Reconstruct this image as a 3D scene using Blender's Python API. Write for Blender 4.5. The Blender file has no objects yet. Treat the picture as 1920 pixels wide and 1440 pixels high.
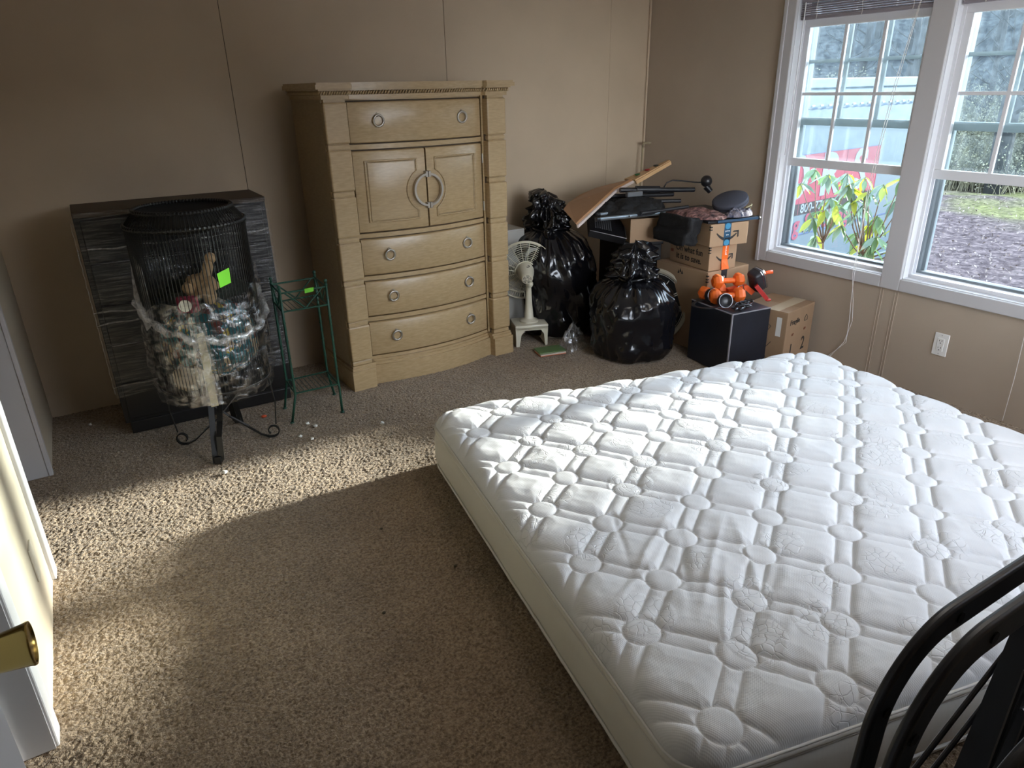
import bpy, bmesh, math, random
import numpy as np
from mathutils import Vector, Matrix, noise, Euler
PI = math.pi
random.seed(7); rng = np.random.default_rng(7)
scn = bpy.context.scene
C = scn.collection

# ------------------------------------------------------------------ camera
def cam_matrix(yaw, pitch, roll, loc):
    f = Vector((math.cos(pitch)*math.cos(yaw), math.cos(pitch)*math.sin(yaw), -math.sin(pitch)))
    r = Vector((math.sin(yaw), -math.cos(yaw), 0.0))
    d = f.cross(r)
    c, s = math.cos(roll), math.sin(roll)
    r2 = c*r + s*d; d2 = -s*r + c*d
    m = Matrix((( r2.x, -d2.x, -f.x, loc[0]), (r2.y, -d2.y, -f.y, loc[1]), (r2.z, -d2.z, -f.z, loc[2]), (0, 0, 0, 1)))
    return m
cd = bpy.data.cameras.new('camera'); cam = bpy.data.objects.new('camera', cd); C.objects.link(cam)
cd.sensor_width = 36.0; cd.sensor_fit = 'HORIZONTAL'; cd.lens = 1306.577/1920*36
cd.clip_start = 0.02; cd.clip_end = 300
cam.matrix_world = cam_matrix(math.radians(59.0476), math.radians(23.0481), math.radians(1.1879), (0, 0, 1.52))
scn.camera = cam

# ------------------------------------------------------------------ world, sun, exposure
SKY = 4.0; SUN = 6.0; EXPO = 1.68
SUNDIR = Vector((-1.0, 0.055, -0.238))          # direction in which the sunlight travels
w = bpy.data.worlds.new('world'); scn.world = w; w.use_nodes = True
nt = w.node_tree; nt.nodes.clear()
o = nt.nodes.new('ShaderNodeOutputWorld'); b = nt.nodes.new('ShaderNodeBackground')
tcw = nt.nodes.new('ShaderNodeTexCoord'); sxy = nt.nodes.new('ShaderNodeSeparateXYZ'); rmp = nt.nodes.new('ShaderNodeValToRGB')
rmp.color_ramp.elements[0].position = 0.0; rmp.color_ramp.elements[0].color = (0.90, 0.95, 1.0, 1)      # hazy horizon
rmp.color_ramp.elements[1].position = 0.85; rmp.color_ramp.elements[1].color = (0.60, 0.73, 0.96, 1)    # clear zenith
nt.links.new(tcw.outputs['Generated'], sxy.inputs[0]); nt.links.new(sxy.outputs[2], rmp.inputs['Fac']); nt.links.new(rmp.outputs[0], b.inputs[0])
b.inputs[1].default_value = SKY
nt.links.new(b.outputs[0], o.inputs[0])
sl = bpy.data.lights.new('sun', 'SUN'); so = bpy.data.objects.new('sun', sl); C.objects.link(so)
sl.energy = SUN; sl.angle = math.radians(3.2); sl.color = (1.0, 0.93, 0.82)
so.rotation_euler = SUNDIR.to_track_quat('-Z', 'Y').to_euler(); so.location = (6, 1, 4)
for i, (y0, y1) in enumerate(((2.08, 2.83), (1.22, 1.976), (None, None))):     # sampling portals in the two windows and the added front opening
    l = bpy.data.lights.new('window_portal', 'AREA'); l.shape = 'RECTANGLE'; l.size = (y1-y0) if y0 else 1.8; l.size_y = 1.38 if y0 else 1.5
    l.cycles.is_portal = True
    q = bpy.data.objects.new('window_portal', l); C.objects.link(q)
    if y0: q.location = (3.72, (y0+y1)/2, 1.258); q.rotation_euler = (PI/2, 0, PI/2)
    else: q.location = (2.4, -0.18, 1.45); q.rotation_euler = (-PI/2, 0, 0)
l = bpy.data.lights.new('added_ceiling_fill', 'AREA'); l.shape = 'DISK'; l.size = 0.9; l.energy = 2.0; l.color = (1.0, 0.94, 0.86)   # added fill light out of view, no fixture there
q = bpy.data.objects.new('added_ceiling_fill', l); C.objects.link(q); q.location = (1.9, 1.0, 2.40)
vs = scn.view_settings
vs.view_transform = 'Standard'; vs.look = 'None'; vs.exposure = EXPO; vs.gamma = 1.0; vs.use_curve_mapping = False
scn.cycles.max_bounces = 12; scn.cycles.transparent_max_bounces = 24; scn.cycles.diffuse_bounces = 6
scn.cycles.sample_clamp_indirect = 6.0

# ------------------------------------------------------------------ material helpers
MATS = {}
def mat(name, col, rough=0.6, metal=0.0, var=0.0, vscale=8.0, bump=0.0, bscale=60.0, stretch=(1, 1, 1), col2=None, coat=0.0,
        spec=0.5, bdist=0.01, rvar=0.0, detail=4.0):
    if name in MATS: return MATS[name]
    m = bpy.data.materials.new(name); m.use_nodes = True; MATS[name] = m
    n = m.node_tree.nodes; L = m.node_tree.links; p = n['Principled BSDF']
    p.inputs['Base Color'].default_value = (*col, 1); p.inputs['Roughness'].default_value = rough
    p.inputs['Metallic'].default_value = metal; p.inputs['Coat Weight'].default_value = coat
    p.inputs['Specular IOR Level'].default_value = spec
    if var or bump or col2 or rvar:
        tc = n.new('ShaderNodeTexCoord'); mp = n.new('ShaderNodeMapping'); mp.inputs['Scale'].default_value = stretch
        L.new(tc.outputs['Object'], mp.inputs['Vector'])
    if var or col2:
        t = n.new('ShaderNodeTexNoise'); t.inputs['Scale'].default_value = vscale; t.inputs['Detail'].default_value = detail
        L.new(mp.outputs[0], t.inputs['Vector'])
        r = n.new('ShaderNodeValToRGB'); r.color_ramp.elements[0].position = 0.32; r.color_ramp.elements[1].position = 0.68
        c2 = col2 if col2 else tuple(min(1, c*(1+var)) for c in col)
        c1 = col if col2 else tuple(c*(1-var) for c in col)
        r.color_ramp.elements[0].color = (*c1, 1); r.color_ramp.elements[1].color = (*c2, 1)
        L.new(t.outputs['Fac'], r.inputs['Fac']); L.new(r.outputs[0], p.inputs['Base Color'])
    if bump:
        t2 = n.new('ShaderNodeTexNoise'); t2.inputs['Scale'].default_value = bscale; t2.inputs['Detail'].default_value = detail
        L.new(mp.outputs[0], t2.inputs['Vector'])
        bp = n.new('ShaderNodeBump'); bp.inputs['Strength'].default_value = bump; bp.inputs['Distance'].default_value = bdist
        L.new(t2.outputs['Fac'], bp.inputs['Height']); L.new(bp.outputs[0], p.inputs['Normal'])
    if rvar:
        t3 = n.new('ShaderNodeTexNoise'); t3.inputs['Scale'].default_value = vscale*1.7
        L.new(mp.outputs[0], t3.inputs['Vector'])
        mr = n.new('ShaderNodeMapRange'); mr.inputs['To Min'].default_value = rough-rvar; mr.inputs['To Max'].default_value = rough+rvar
        L.new(t3.outputs['Fac'], mr.inputs['Value']); L.new(mr.outputs[0], p.inputs['Roughness'])
    return m

def mat_film(name, lo=0.06, hi=0.5, scale=30.0, stretch=(1, 1, 1), tint=(0.9, 0.92, 0.95), white=0.15, bump=0.6, rough=0.12):
    """clear stretch film: mostly see-through, glossy streaks, whitish where it bunches up"""
    m = bpy.data.materials.new(name); m.use_nodes = True; n = m.node_tree.nodes; L = m.node_tree.links; n.clear()
    out = n.new('ShaderNodeOutputMaterial'); tr = n.new('ShaderNodeBsdfTransparent'); gl = n.new('ShaderNodeBsdfGlossy'); df = n.new('ShaderNodeBsdfDiffuse')
    gl.inputs['Roughness'].default_value = rough; gl.inputs['Color'].default_value = (*tint, 1); df.inputs['Color'].default_value = (0.75, 0.76, 0.76, 1)
    tc = n.new('ShaderNodeTexCoord'); mp = n.new('ShaderNodeMapping'); mp.inputs['Scale'].default_value = stretch
    t = n.new('ShaderNodeTexNoise'); t.inputs['Scale'].default_value = scale; t.inputs['Detail'].default_value = 6; t.inputs['Distortion'].default_value = 0.6
    L.new(tc.outputs['Object'], mp.inputs['Vector']); L.new(mp.outputs[0], t.inputs['Vector'])
    mr = n.new('ShaderNodeMapRange'); mr.inputs['From Min'].default_value = 0.42; mr.inputs['From Max'].default_value = 0.72
    mr.inputs['To Min'].default_value = lo; mr.inputs['To Max'].default_value = hi
    L.new(t.outputs['Fac'], mr.inputs['Value'])
    bp = n.new('ShaderNodeBump'); bp.inputs['Strength'].default_value = bump; bp.inputs['Distance'].default_value = 0.01
    L.new(t.outputs['Fac'], bp.inputs['Height']); L.new(bp.outputs[0], gl.inputs['Normal'])
    m1 = n.new('ShaderNodeMixShader'); m1.inputs[0].default_value = white
    L.new(gl.outputs[0], m1.inputs[1]); L.new(df.outputs[0], m1.inputs[2])
    m2 = n.new('ShaderNodeMixShader'); L.new(mr.outputs[0], m2.inputs[0]); L.new(tr.outputs[0], m2.inputs[1]); L.new(m1.outputs[0], m2.inputs[2])
    L.new(m2.outputs[0], out.inputs[0]); return m

def mat_glass(name, dust=0.0, dscale=40):
    m = bpy.data.materials.new(name); m.use_nodes = True; n = m.node_tree.nodes; L = m.node_tree.links; n.clear()
    out = n.new('ShaderNodeOutputMaterial'); tr = n.new('ShaderNodeBsdfTransparent'); gl = n.new('ShaderNodeBsdfGlossy')
    tr.inputs['Color'].default_value = (0.93, 0.97, 0.98, 1); gl.inputs['Roughness'].default_value = 0.03
    fr = n.new('ShaderNodeFresnel'); fr.inputs['IOR'].default_value = 1.35
    m1 = n.new('ShaderNodeMixShader'); L.new(fr.outputs[0], m1.inputs[0]); L.new(tr.outputs[0], m1.inputs[1]); L.new(gl.outputs[0], m1.inputs[2])
    last = m1
    if dust:
        tl = n.new('ShaderNodeBsdfTranslucent'); tl.inputs['Color'].default_value = (0.65, 0.82, 1.0, 1)
        tc = n.new('ShaderNodeTexCoord'); t = n.new('ShaderNodeTexNoise'); t.inputs['Scale'].default_value = dscale; t.inputs['Detail'].default_value = 8
        L.new(tc.outputs['Object'], t.inputs['Vector'])
        mr = n.new('ShaderNodeMapRange'); mr.inputs['From Min'].default_value = 0.35; mr.inputs['From Max'].default_value = 0.75
        mr.inputs['To Min'].default_value = dust*0.5; mr.inputs['To Max'].default_value = dust*1.9
        L.new(t.outputs['Fac'], mr.inputs['Value'])
        m2 = n.new('ShaderNodeMixShader'); L.new(mr.outputs[0], m2.inputs[0]); L.new(m1.outputs[0], m2.inputs[1]); L.new(tl.outputs[0], m2.inputs[2]); last = m2
    L.new(last.outputs[0], out.inputs[0]); return m

# ------------------------------------------------------------------ mesh helpers
class MB:
    def __init__(s): s.b = bmesh.new()
    def box(s, c, d, rot=None, bev=0.0, seg=2):
        r = bmesh.ops.create_cube(s.b, size=1.0); vv = r['verts']
        bmesh.ops.scale(s.b, vec=d, verts=vv)
        if bev:
            es = list({e for v in vv for e in v.link_edges})
            rr = bmesh.ops.bevel(s.b, geom=es, offset=bev, segments=seg, profile=0.5, affect='EDGES', clamp_overlap=True)
            vv = list({v for f in rr['faces'] for v in f.verts} | {v for v in vv if v.is_valid})
        M = Matrix.Translation(c) @ (rot.to_4x4() if rot is not None else Matrix())
        bmesh.ops.transform(s.b, matrix=M, verts=vv); return s
    def bb(s, lo, hi, bev=0.0): 
        return s.box([(a+b)/2 for a, b in zip(lo, hi)], [b-a for a, b in zip(lo, hi)], bev=bev)
    def cone(s, p0, p1, r0, r1=None, seg=16, caps=True):
        p0 = Vector(p0); p1 = Vector(p1); r1 = r0 if r1 is None else r1; d = p1-p0
        r = bmesh.ops.create_cone(s.b, cap_ends=caps, segments=seg, radius1=r0, radius2=max(r1, 1e-5), depth=d.length)
        q = d.to_track_quat('Z', 'Y').to_matrix().to_4x4()
        bmesh.ops.transform(s.b, matrix=Matrix.Translation((p0+p1)/2) @ q, verts=r['verts']); return s
    def ball(s, c, r, seg=16, sc=(1, 1, 1), rot=None):
        v = bmesh.ops.create_uvsphere(s.b, u_segments=seg, v_segments=max(6, seg//2), radius=r)['verts']
        M = Matrix.Translation(c) @ (rot.to_4x4() if rot is not None else Matrix()) @ Matrix.Diagonal((*sc, 1))
        bmesh.ops.transform(s.b, matrix=M, verts=v); return s
    def tube(s, pts, r, seg=8, closed=False, rs=None, flat=None):
        """round (or flat=(w,h)) bar along a polyline with parallel-transported frames"""
        P = [Vector(p) for p in pts]; n = len(P); rings = []; T = []
        for i in range(n):
            a = P[(i-1) % n] if (closed or i > 0) else P[i]; c = P[(i+1) % n] if (closed or i < n-1) else P[i]
            T.append((c-a).normalized())
        up = Vector((0, 0, 1)) if abs(T[0].z) < 0.9 else Vector((0, 1, 0))
        N = (up - T[0]*up.dot(T[0])).normalized()
        for i in range(n):
            N = (N - T[i]*N.dot(T[i])).normalized(); B = T[i].cross(N)
            rr = rs[i] if rs else r
            if flat: ring = [P[i] + N*(flat[1]/2*sy) + B*(flat[0]/2*sx) for sx, sy in ((1, 1), (-1, 1), (-1, -1), (1, -1))]
            else: ring = [P[i] + N*(rr*math.cos(2*PI*k/seg)) + B*(rr*math.sin(2*PI*k/seg)) for k in range(seg)]
            rings.append([s.b.verts.new(v) for v in ring])
        m = len(rings[0])
        for i in range(n if closed else n-1):
            A = rings[i]; Bq = rings[(i+1) % n]
            for k in range(m): s.b.faces.new((A[k], A[(k+1) % m], Bq[(k+1) % m], Bq[k]))
        if not closed:
            s.b.faces.new(rings[0][::-1]); s.b.faces.new(rings[-1])
        return s
    def prism(s, poly, axis, a, b):
        """poly: 2D points; extruded along axis from a to b. axis 'x': (y,z), 'y': (x,z), 'z': (x,y)"""
        def P(p, t): return {'x': (t, p[0], p[1]), 'y': (p[0], t, p[1]), 'z': (p[0], p[1], t)}[axis]
        A = [s.b.verts.new(P(p, a)) for p in poly]; B = [s.b.verts.new(P(p, b)) for p in poly]; n = len(poly)
        s.b.faces.new(A[::-1]); s.b.faces.new(B)
        for k in range(n): s.b.faces.new((A[k], A[(k+1) % n], B[(k+1) % n], B[k]))
        return s
    def slab(s, pts, th):
        """polygon in 3-D given thickness along its normal"""
        P = [Vector(p) for p in pts]; nrm = (P[1]-P[0]).cross(P[2]-P[0]).normalized(); n = len(P)
        A = [s.b.verts.new(p) for p in P]; B = [s.b.verts.new(p - nrm*th) for p in P]
        s.b.faces.new(A); s.b.faces.new(B[::-1])
        for k in range(n): s.b.faces.new((A[(k+1) % n], A[k], B[k], B[(k+1) % n]))
        return s
    def lathe(s, prof, seg=32, M=None):
        rings = []
        vs_ = []
        for r, z in prof:
            ring = [s.b.verts.new((r*math.cos(2*PI*k/seg), r*math.sin(2*PI*k/seg), z)) for k in range(seg)]; rings.append(ring); vs_ += ring
        for A, B in zip(rings, rings[1:]):
            for k in range(seg): s.b.faces.new((A[k], A[(k+1) % seg], B[(k+1) % seg], B[k]))
        if prof[0][0] > 1e-4: s.b.faces.new(rings[0][::-1])
        if prof[-1][0] > 1e-4: s.b.faces.new(rings[-1])
        if M is not None: bmesh.ops.transform(s.b, matrix=M, verts=vs_)
        return s
    def build(s, name, m, parent=None, smooth=False, loc=None, rot=None):
        bmesh.ops.recalc_face_normals(s.b, faces=s.b.faces)
        me = bpy.data.meshes.new(name); s.b.to_mesh(me); s.b.free()
        return link(name, me, m, parent, smooth, loc, rot)
def link(name, me, m, parent=None, smooth=False, loc=None, rot=None):
    ob = bpy.data.objects.new(name, me); C.objects.link(ob)
    if m is not None: me.materials.append(m)
    if smooth:
        me.polygons.foreach_set('use_smooth', [True]*len(me.polygons))
        if smooth != 'all':
            try: me.set_sharp_from_angle(angle=math.radians(38))
            except Exception: pass
    if parent: ob.parent = parent
    if loc: ob.location = loc
    if rot: ob.rotation_euler = rot
    return ob
def grid_mesh(name, X, Y, Z, m, parent=None, smooth='all', keep=None):
    """structured grid (numpy arrays nu x nv) as one mesh"""
    nu, nv = X.shape; V = np.stack([X, Y, Z], -1).reshape(-1, 3).astype(np.float32)
    i = np.arange(nu*nv).reshape(nu, nv); F = np.stack([i[:-1, :-1], i[1:, :-1], i[1:, 1:], i[:-1, 1:]], -1).reshape(-1, 4)
    if keep is not None: F = F[keep.reshape(-1)]
    me = bpy.data.meshes.new(name); me.vertices.add(len(V)); me.vertices.foreach_set('co', V.ravel())
    me.loops.add(F.size); me.loops.foreach_set('vertex_index', F.ravel().astype(np.int32))
    me.polygons.add(len(F)); me.polygons.foreach_set('loop_start', (np.arange(len(F))*4).astype(np.int32))
    me.update(calc_edges=True); return link(name, me, m, parent, smooth)
def tag(o, label=None, cat=None, group=None, kind=None):
    if label: o['label'] = label
    if cat: o['category'] = cat
    if group: o['group'] = group
    if kind: o['kind'] = kind
    return o
def thing(name, label, cat, loc=(0, 0, 0), rz=0.0, group=None, rot=None):
    e = bpy.data.objects.new(name, None); C.objects.link(e); e.empty_display_size = 0.1
    e.location = loc; e.rotation_euler = rot if rot else (0, 0, rz)
    return tag(e, label, cat, group)
def dup(o, parent=None, **kw):
    c = o.copy(); C.objects.link(c)
    if parent: c.parent = parent
    for k, v in kw.items(): setattr(c, k, v)
    return c
def text(name, body, size, m, parent, M, ext=0.0004, bold=0.0, sx=1.0, align='CENTER'):
    cu = bpy.data.curves.new(name, 'FONT'); cu.body = body; cu.size = size; cu.extrude = ext; cu.offset = bold
    cu.align_x = align; cu.align_y = 'CENTER'; cu.resolution_u = 3; cu.space_line = 0.95
    t = bpy.data.objects.new(name, cu); C.objects.link(t)
    me = bpy.data.meshes.new_from_object(t.evaluated_get(bpy.context.evaluated_depsgraph_get()))
    bpy.data.objects.remove(t); bpy.data.curves.remove(cu)
    me.transform(M @ Matrix.Diagonal((sx, 1, 1, 1)))
    me.materials.clear(); return link(name, me, m, parent)
def face_M(o, xdir, updir, ):
    """matrix putting text (x right, y up) on a plane at o"""
    x = Vector(xdir).normalized(); u = Vector(updir).normalized(); z = x.cross(u)
    return Matrix(((x.x, u.x, z.x, o[0]), (x.y, u.y, z.y, o[1]), (x.z, u.z, z.z, o[2]), (0, 0, 0, 1)))
def band_noise(shape, step, s1, s2, seed=0):
    r = np.random.default_rng(seed).standard_normal(shape); F = np.fft.fft2(r)
    fx = np.fft.fftfreq(shape[0], step)[:, None]; fy = np.fft.fftfreq(shape[1], step)[None, :]; k2 = (fx**2+fy**2)*4*PI*PI
    g = np.exp(-k2*s1*s1/2) - (np.exp(-k2*s2*s2/2) if s2 else 0)
    z = np.real(np.fft.ifft2(F*g)); return z/z.std()

# ------------------------------------------------------------------ shared materials
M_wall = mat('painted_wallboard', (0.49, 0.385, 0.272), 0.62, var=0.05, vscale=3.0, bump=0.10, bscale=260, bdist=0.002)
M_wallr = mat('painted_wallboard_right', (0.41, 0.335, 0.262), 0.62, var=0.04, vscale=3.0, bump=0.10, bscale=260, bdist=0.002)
M_gap = mat('dark_joint', (0.05, 0.035, 0.025), 0.9)
M_ceil = mat('ceiling_white', (0.80, 0.78, 0.74), 0.9, bump=0.2, bscale=120, bdist=0.003)
M_trim = mat('white_trim', (0.50, 0.49, 0.50), 0.42, bump=0.06, bscale=90, stretch=(1, 1, 0.05), bdist=0.002)
M_vinyl = mat('white_vinyl', (0.68, 0.69, 0.72), 0.35)
M_brown_wall = mat('painted_wallboard_left', (0.50, 0.43, 0.325), 0.6, bump=0.08, bscale=260, bdist=0.002)
M_vout = mat('white_vinyl_darkened', (0.21, 0.25, 0.28), 0.5, spec=0.2)  # white vinyl with its colour darkened to offset strong outdoor light
M_black = mat('black_metal', (0.012, 0.012, 0.014), 0.35)

XW, YB = 3.557, 4.022
# ------------------------------------------------------------------ floor
def build_floor():
    st = 0.0054; xs = np.arange(-0.47, 3.56, st); ys = np.arange(0.1, 4.03, st)
    X, Y = np.meshgrid(xs, ys, indexing='ij'); sh = X.shape
    n1 = band_noise(sh, st, 0.0024, 0.0070, 1); n2 = band_noise(sh, st, 0.02, 0.07, 2); n3 = band_noise(sh, st, 0.12, 0.5, 3)
    Z = 0.0026*np.tanh(n1*0.9) + 0.0008*np.tanh(n2) + 0.0016*n3 - 0.004
    J = 0.0014; X = X + J*np.random.default_rng(5).standard_normal(sh); Y = Y + J*np.random.default_rng(6).standard_normal(sh)
    m = bpy.data.materials.new('carpet'); m.use_nodes = True; n = m.node_tree.nodes; L = m.node_tree.links; p = n['Principled BSDF']
    p.inputs['Roughness'].default_value = 1.0; p.inputs['Specular IOR Level'].default_value = 0.05
    p.inputs['Sheen Weight'].default_value = 0.25; p.inputs['Sheen Roughness'].default_value = 0.5
    tc = n.new('ShaderNodeTexCoord'); t = n.new('ShaderNodeTexNoise'); t.inputs['Scale'].default_value = 120; t.inputs['Detail'].default_value = 5
    t2 = n.new('ShaderNodeTexNoise'); t2.inputs['Scale'].default_value = 3.2; t2.inputs['Detail'].default_value = 5
    for q in (t, t2): L.new(tc.outputs['Object'], q.inputs['Vector'])
    r = n.new('ShaderNodeValToRGB'); r.color_ramp.elements[0].position = 0.3; r.color_ramp.elements[1].position = 0.7
    r.color_ramp.elements[0].color = (0.145, 0.098, 0.060, 1); r.color_ramp.elements[1].color = (0.43, 0.33, 0.222, 1)
    L.new(t.outputs['Fac'], r.inputs['Fac'])
    r2 = n.new('ShaderNodeMapRange'); r2.inputs['From Min'].default_value = 0.3; r2.inputs['From Max'].default_value = 0.7
    r2.inputs['To Min'].default_value = 0.82; r2.inputs['To Max'].default_value = 1.12; L.new(t2.outputs['Fac'], r2.inputs['Value'])
    mx = n.new('ShaderNodeVectorMath'); mx.operation = 'SCALE'; L.new(r.outputs[0], mx.inputs[0]); L.new(r2.outputs[0], mx.inputs['Scale'])
    L.new(mx.outputs[0], p.inputs['Base Color'])
    v = n.new('ShaderNodeTexNoise'); v.inputs['Scale'].default_value = 170; v.inputs['Detail'].default_value = 3; L.new(tc.outputs['Object'], v.inputs['Vector'])
    bp = n.new('ShaderNodeBump'); bp.inputs['Strength'].default_value = 0.9; bp.inputs['Distance'].default_value = 0.006
    L.new(v.outputs['Fac'], bp.inputs['Height']); L.new(bp.outputs[0], p.inputs['Normal'])
    f = grid_mesh('floor', X, Y, Z, m); tag(f, 'beige shaggy carpet floor', kind='structure')
    g = MB().bb((-1.6, -1.3, -0.09), (3.72, 4.1, -0.022)).bb((-1.6, -0.17, -0.03), (3.6, 0.11, -0.005)).bb((-1.6, -1.25, -0.03), (0.75, -0.17, -0.005)).bb((-1.6, 0.11, -0.03), (-0.468, 4.05, -0.006))
    g.build('subfloor', m, f)
build_floor()

# ------------------------------------------------------------------ walls
def build_walls():
    # back wall: backing with 4-ft wallboard panels
    wb = tag(MB().bb((-1.6, YB+0.006, -0.05), (3.75, YB+0.1, 2.45)).build('wall_back', M_gap), 'back wall of tan wallboard panels', kind='structure')
    ed = [-1.6, -0.431, 0.789, 2.009, 3.229, XW]
    for a, c in zip(ed, ed[1:]): MB().bb((a+0.0015, YB, -0.04), (c-0.0015, YB+0.007, 2.44)).build('wall_panel', M_wall, wb)
    MB().bb((3.221, YB-0.003, 0), (3.239, YB+0.002, 2.42), bev=0.001).build('batten', M_wall, wb)
    MB().bb((XW-0.016, YB-0.016, 0), (XW-0.001, YB-0.001, 2.42), bev=0.004).build('corner_strip', M_wall, wb)
    # window wall with two openings
    y = [4.12, 2.832, 2.081, 1.976, 1.225, -1.7]; z0, z1 = 0.567, 1.95; X0, X1 = XW, 3.72
    g = MB()
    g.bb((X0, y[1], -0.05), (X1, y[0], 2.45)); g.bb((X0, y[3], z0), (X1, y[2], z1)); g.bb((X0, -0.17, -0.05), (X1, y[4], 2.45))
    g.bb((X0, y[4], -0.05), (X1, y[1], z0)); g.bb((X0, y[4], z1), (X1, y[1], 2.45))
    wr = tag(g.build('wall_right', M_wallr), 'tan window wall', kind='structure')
    for yy in (2.077, 2.062, 1.995, 1.98): MB().bb((XW-0.0025, yy-0.002, 0.0), (XW+0.001, yy+0.002, 0.51)).build('batten', M_wallr, wr)
    # left wall pieces
    g = MB(); g.bb((-0.45, 3.335, -0.05), (-0.36, YB, 2.45)); g.bb((-0.45, 1.715, -0.05), (-0.36, 2.54, 2.45))
    g.bb((-0.45, 2.54, 2.05), (-0.36, 3.335, 2.45)); g.bb((-0.45, 0.85, 2.05), (-0.36, 1.715, 2.45)); g.bb((-0.45, -0.15, -0.05), (-0.36, 0.85, 2.45))
    tag(g.build('wall_left', M_brown_wall), 'cream left wall with two doorways', kind='structure')
    tag(MB().bb((-1.7, -1.3, -0.05), (-1.6, 4.1, 2.45)).bb((-1.6, 2.9, 0), (-0.46, 2.94, 2.4)).build('wall_closet', M_wall), 'wall behind the doorways', kind='structure')
    tag(MB().bb((-0.36, -0.17, -0.05), (-0.245, -0.05, 2.45)).bb((0.56, -0.17, -0.05), (1.5, -0.05, 2.45)).bb((3.3, -0.17, -0.05), (XW, -0.05, 2.45)).bb((1.5, -0.17, -0.05), (3.3, -0.05, 0.7)).bb((1.5, -0.17, 2.2), (3.3, -0.05, 2.45)).bb((-0.245, -0.17, 2.05), (0.56, -0.05, 2.45)).build('wall_front', M_wall), kind='structure')
    tag(MB().bb((-1.7, -1.3, -0.05), (0.8, -1.2, 2.45)).bb((0.7, -1.2, -0.05), (0.8, -0.17, 2.45)).build('wall_hall', M_wall), kind='structure')
    tag(MB().bb((1.48, -0.06, 0.68), (1.52, -0.03, 2.22)).bb((3.28, -0.06, 0.68), (3.32, -0.03, 2.22)).bb((1.48, -0.06, 0.66), (3.32, -0.03, 0.70)).bb((1.48, -0.06, 2.2), (3.32, -0.03, 2.24)).bb((2.385, -0.14, 0.7), (2.415, -0.10, 2.2)).build('window_3', M_vinyl), kind='structure')  # unseen window added to let fill light in from behind the camera
    tag(MB().bb((-1.7, -1.3, 2.44), (3.75, 4.15, 2.55)).build('ceiling', M_ceil), kind='structure')
    # door casings
    def casing(name, ya, yb, zt):
        g = MB(); 
        g.bb((-0.362, ya-0.005, 0), (-0.345, ya+0.06, zt+0.06), bev=0.004) if ya > 1 else None
        return g
    t1 = MB().bb((-0.362, 2.478, 0.0), (-0.346, 2.545, 2.10), bev=0.004).bb((-0.46, 2.532, 0.0), (-0.352, 2.55, 2.05)).build('trim_1', M_trim); tag(t1, 'white casing on the far end of the cream wall piece', kind='structure')
    t2 = MB().bb((-0.362, 1.70, 0.0), (-0.343, 1.77, 2.10), bev=0.004).bb((-0.50, 1.697, 0.0), (-0.352, 1.716, 2.05)).bb((-0.44, 1.685, 0.0), (-0.425, 1.70, 2.05)).build('trim_2', M_trim); tag(t2, 'white jamb and casing nearest the camera', kind='structure')
    t3 = MB().bb((-0.58, 3.318, 0.0), (-0.36, 3.336, 2.05)).bb((-0.372, 3.314, 0), (-0.354, 3.345, 2.05), bev=0.003).build('trim_3', M_trim); tag(t3, 'white jamb of the far doorway', kind='structure')
build_walls()

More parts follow.
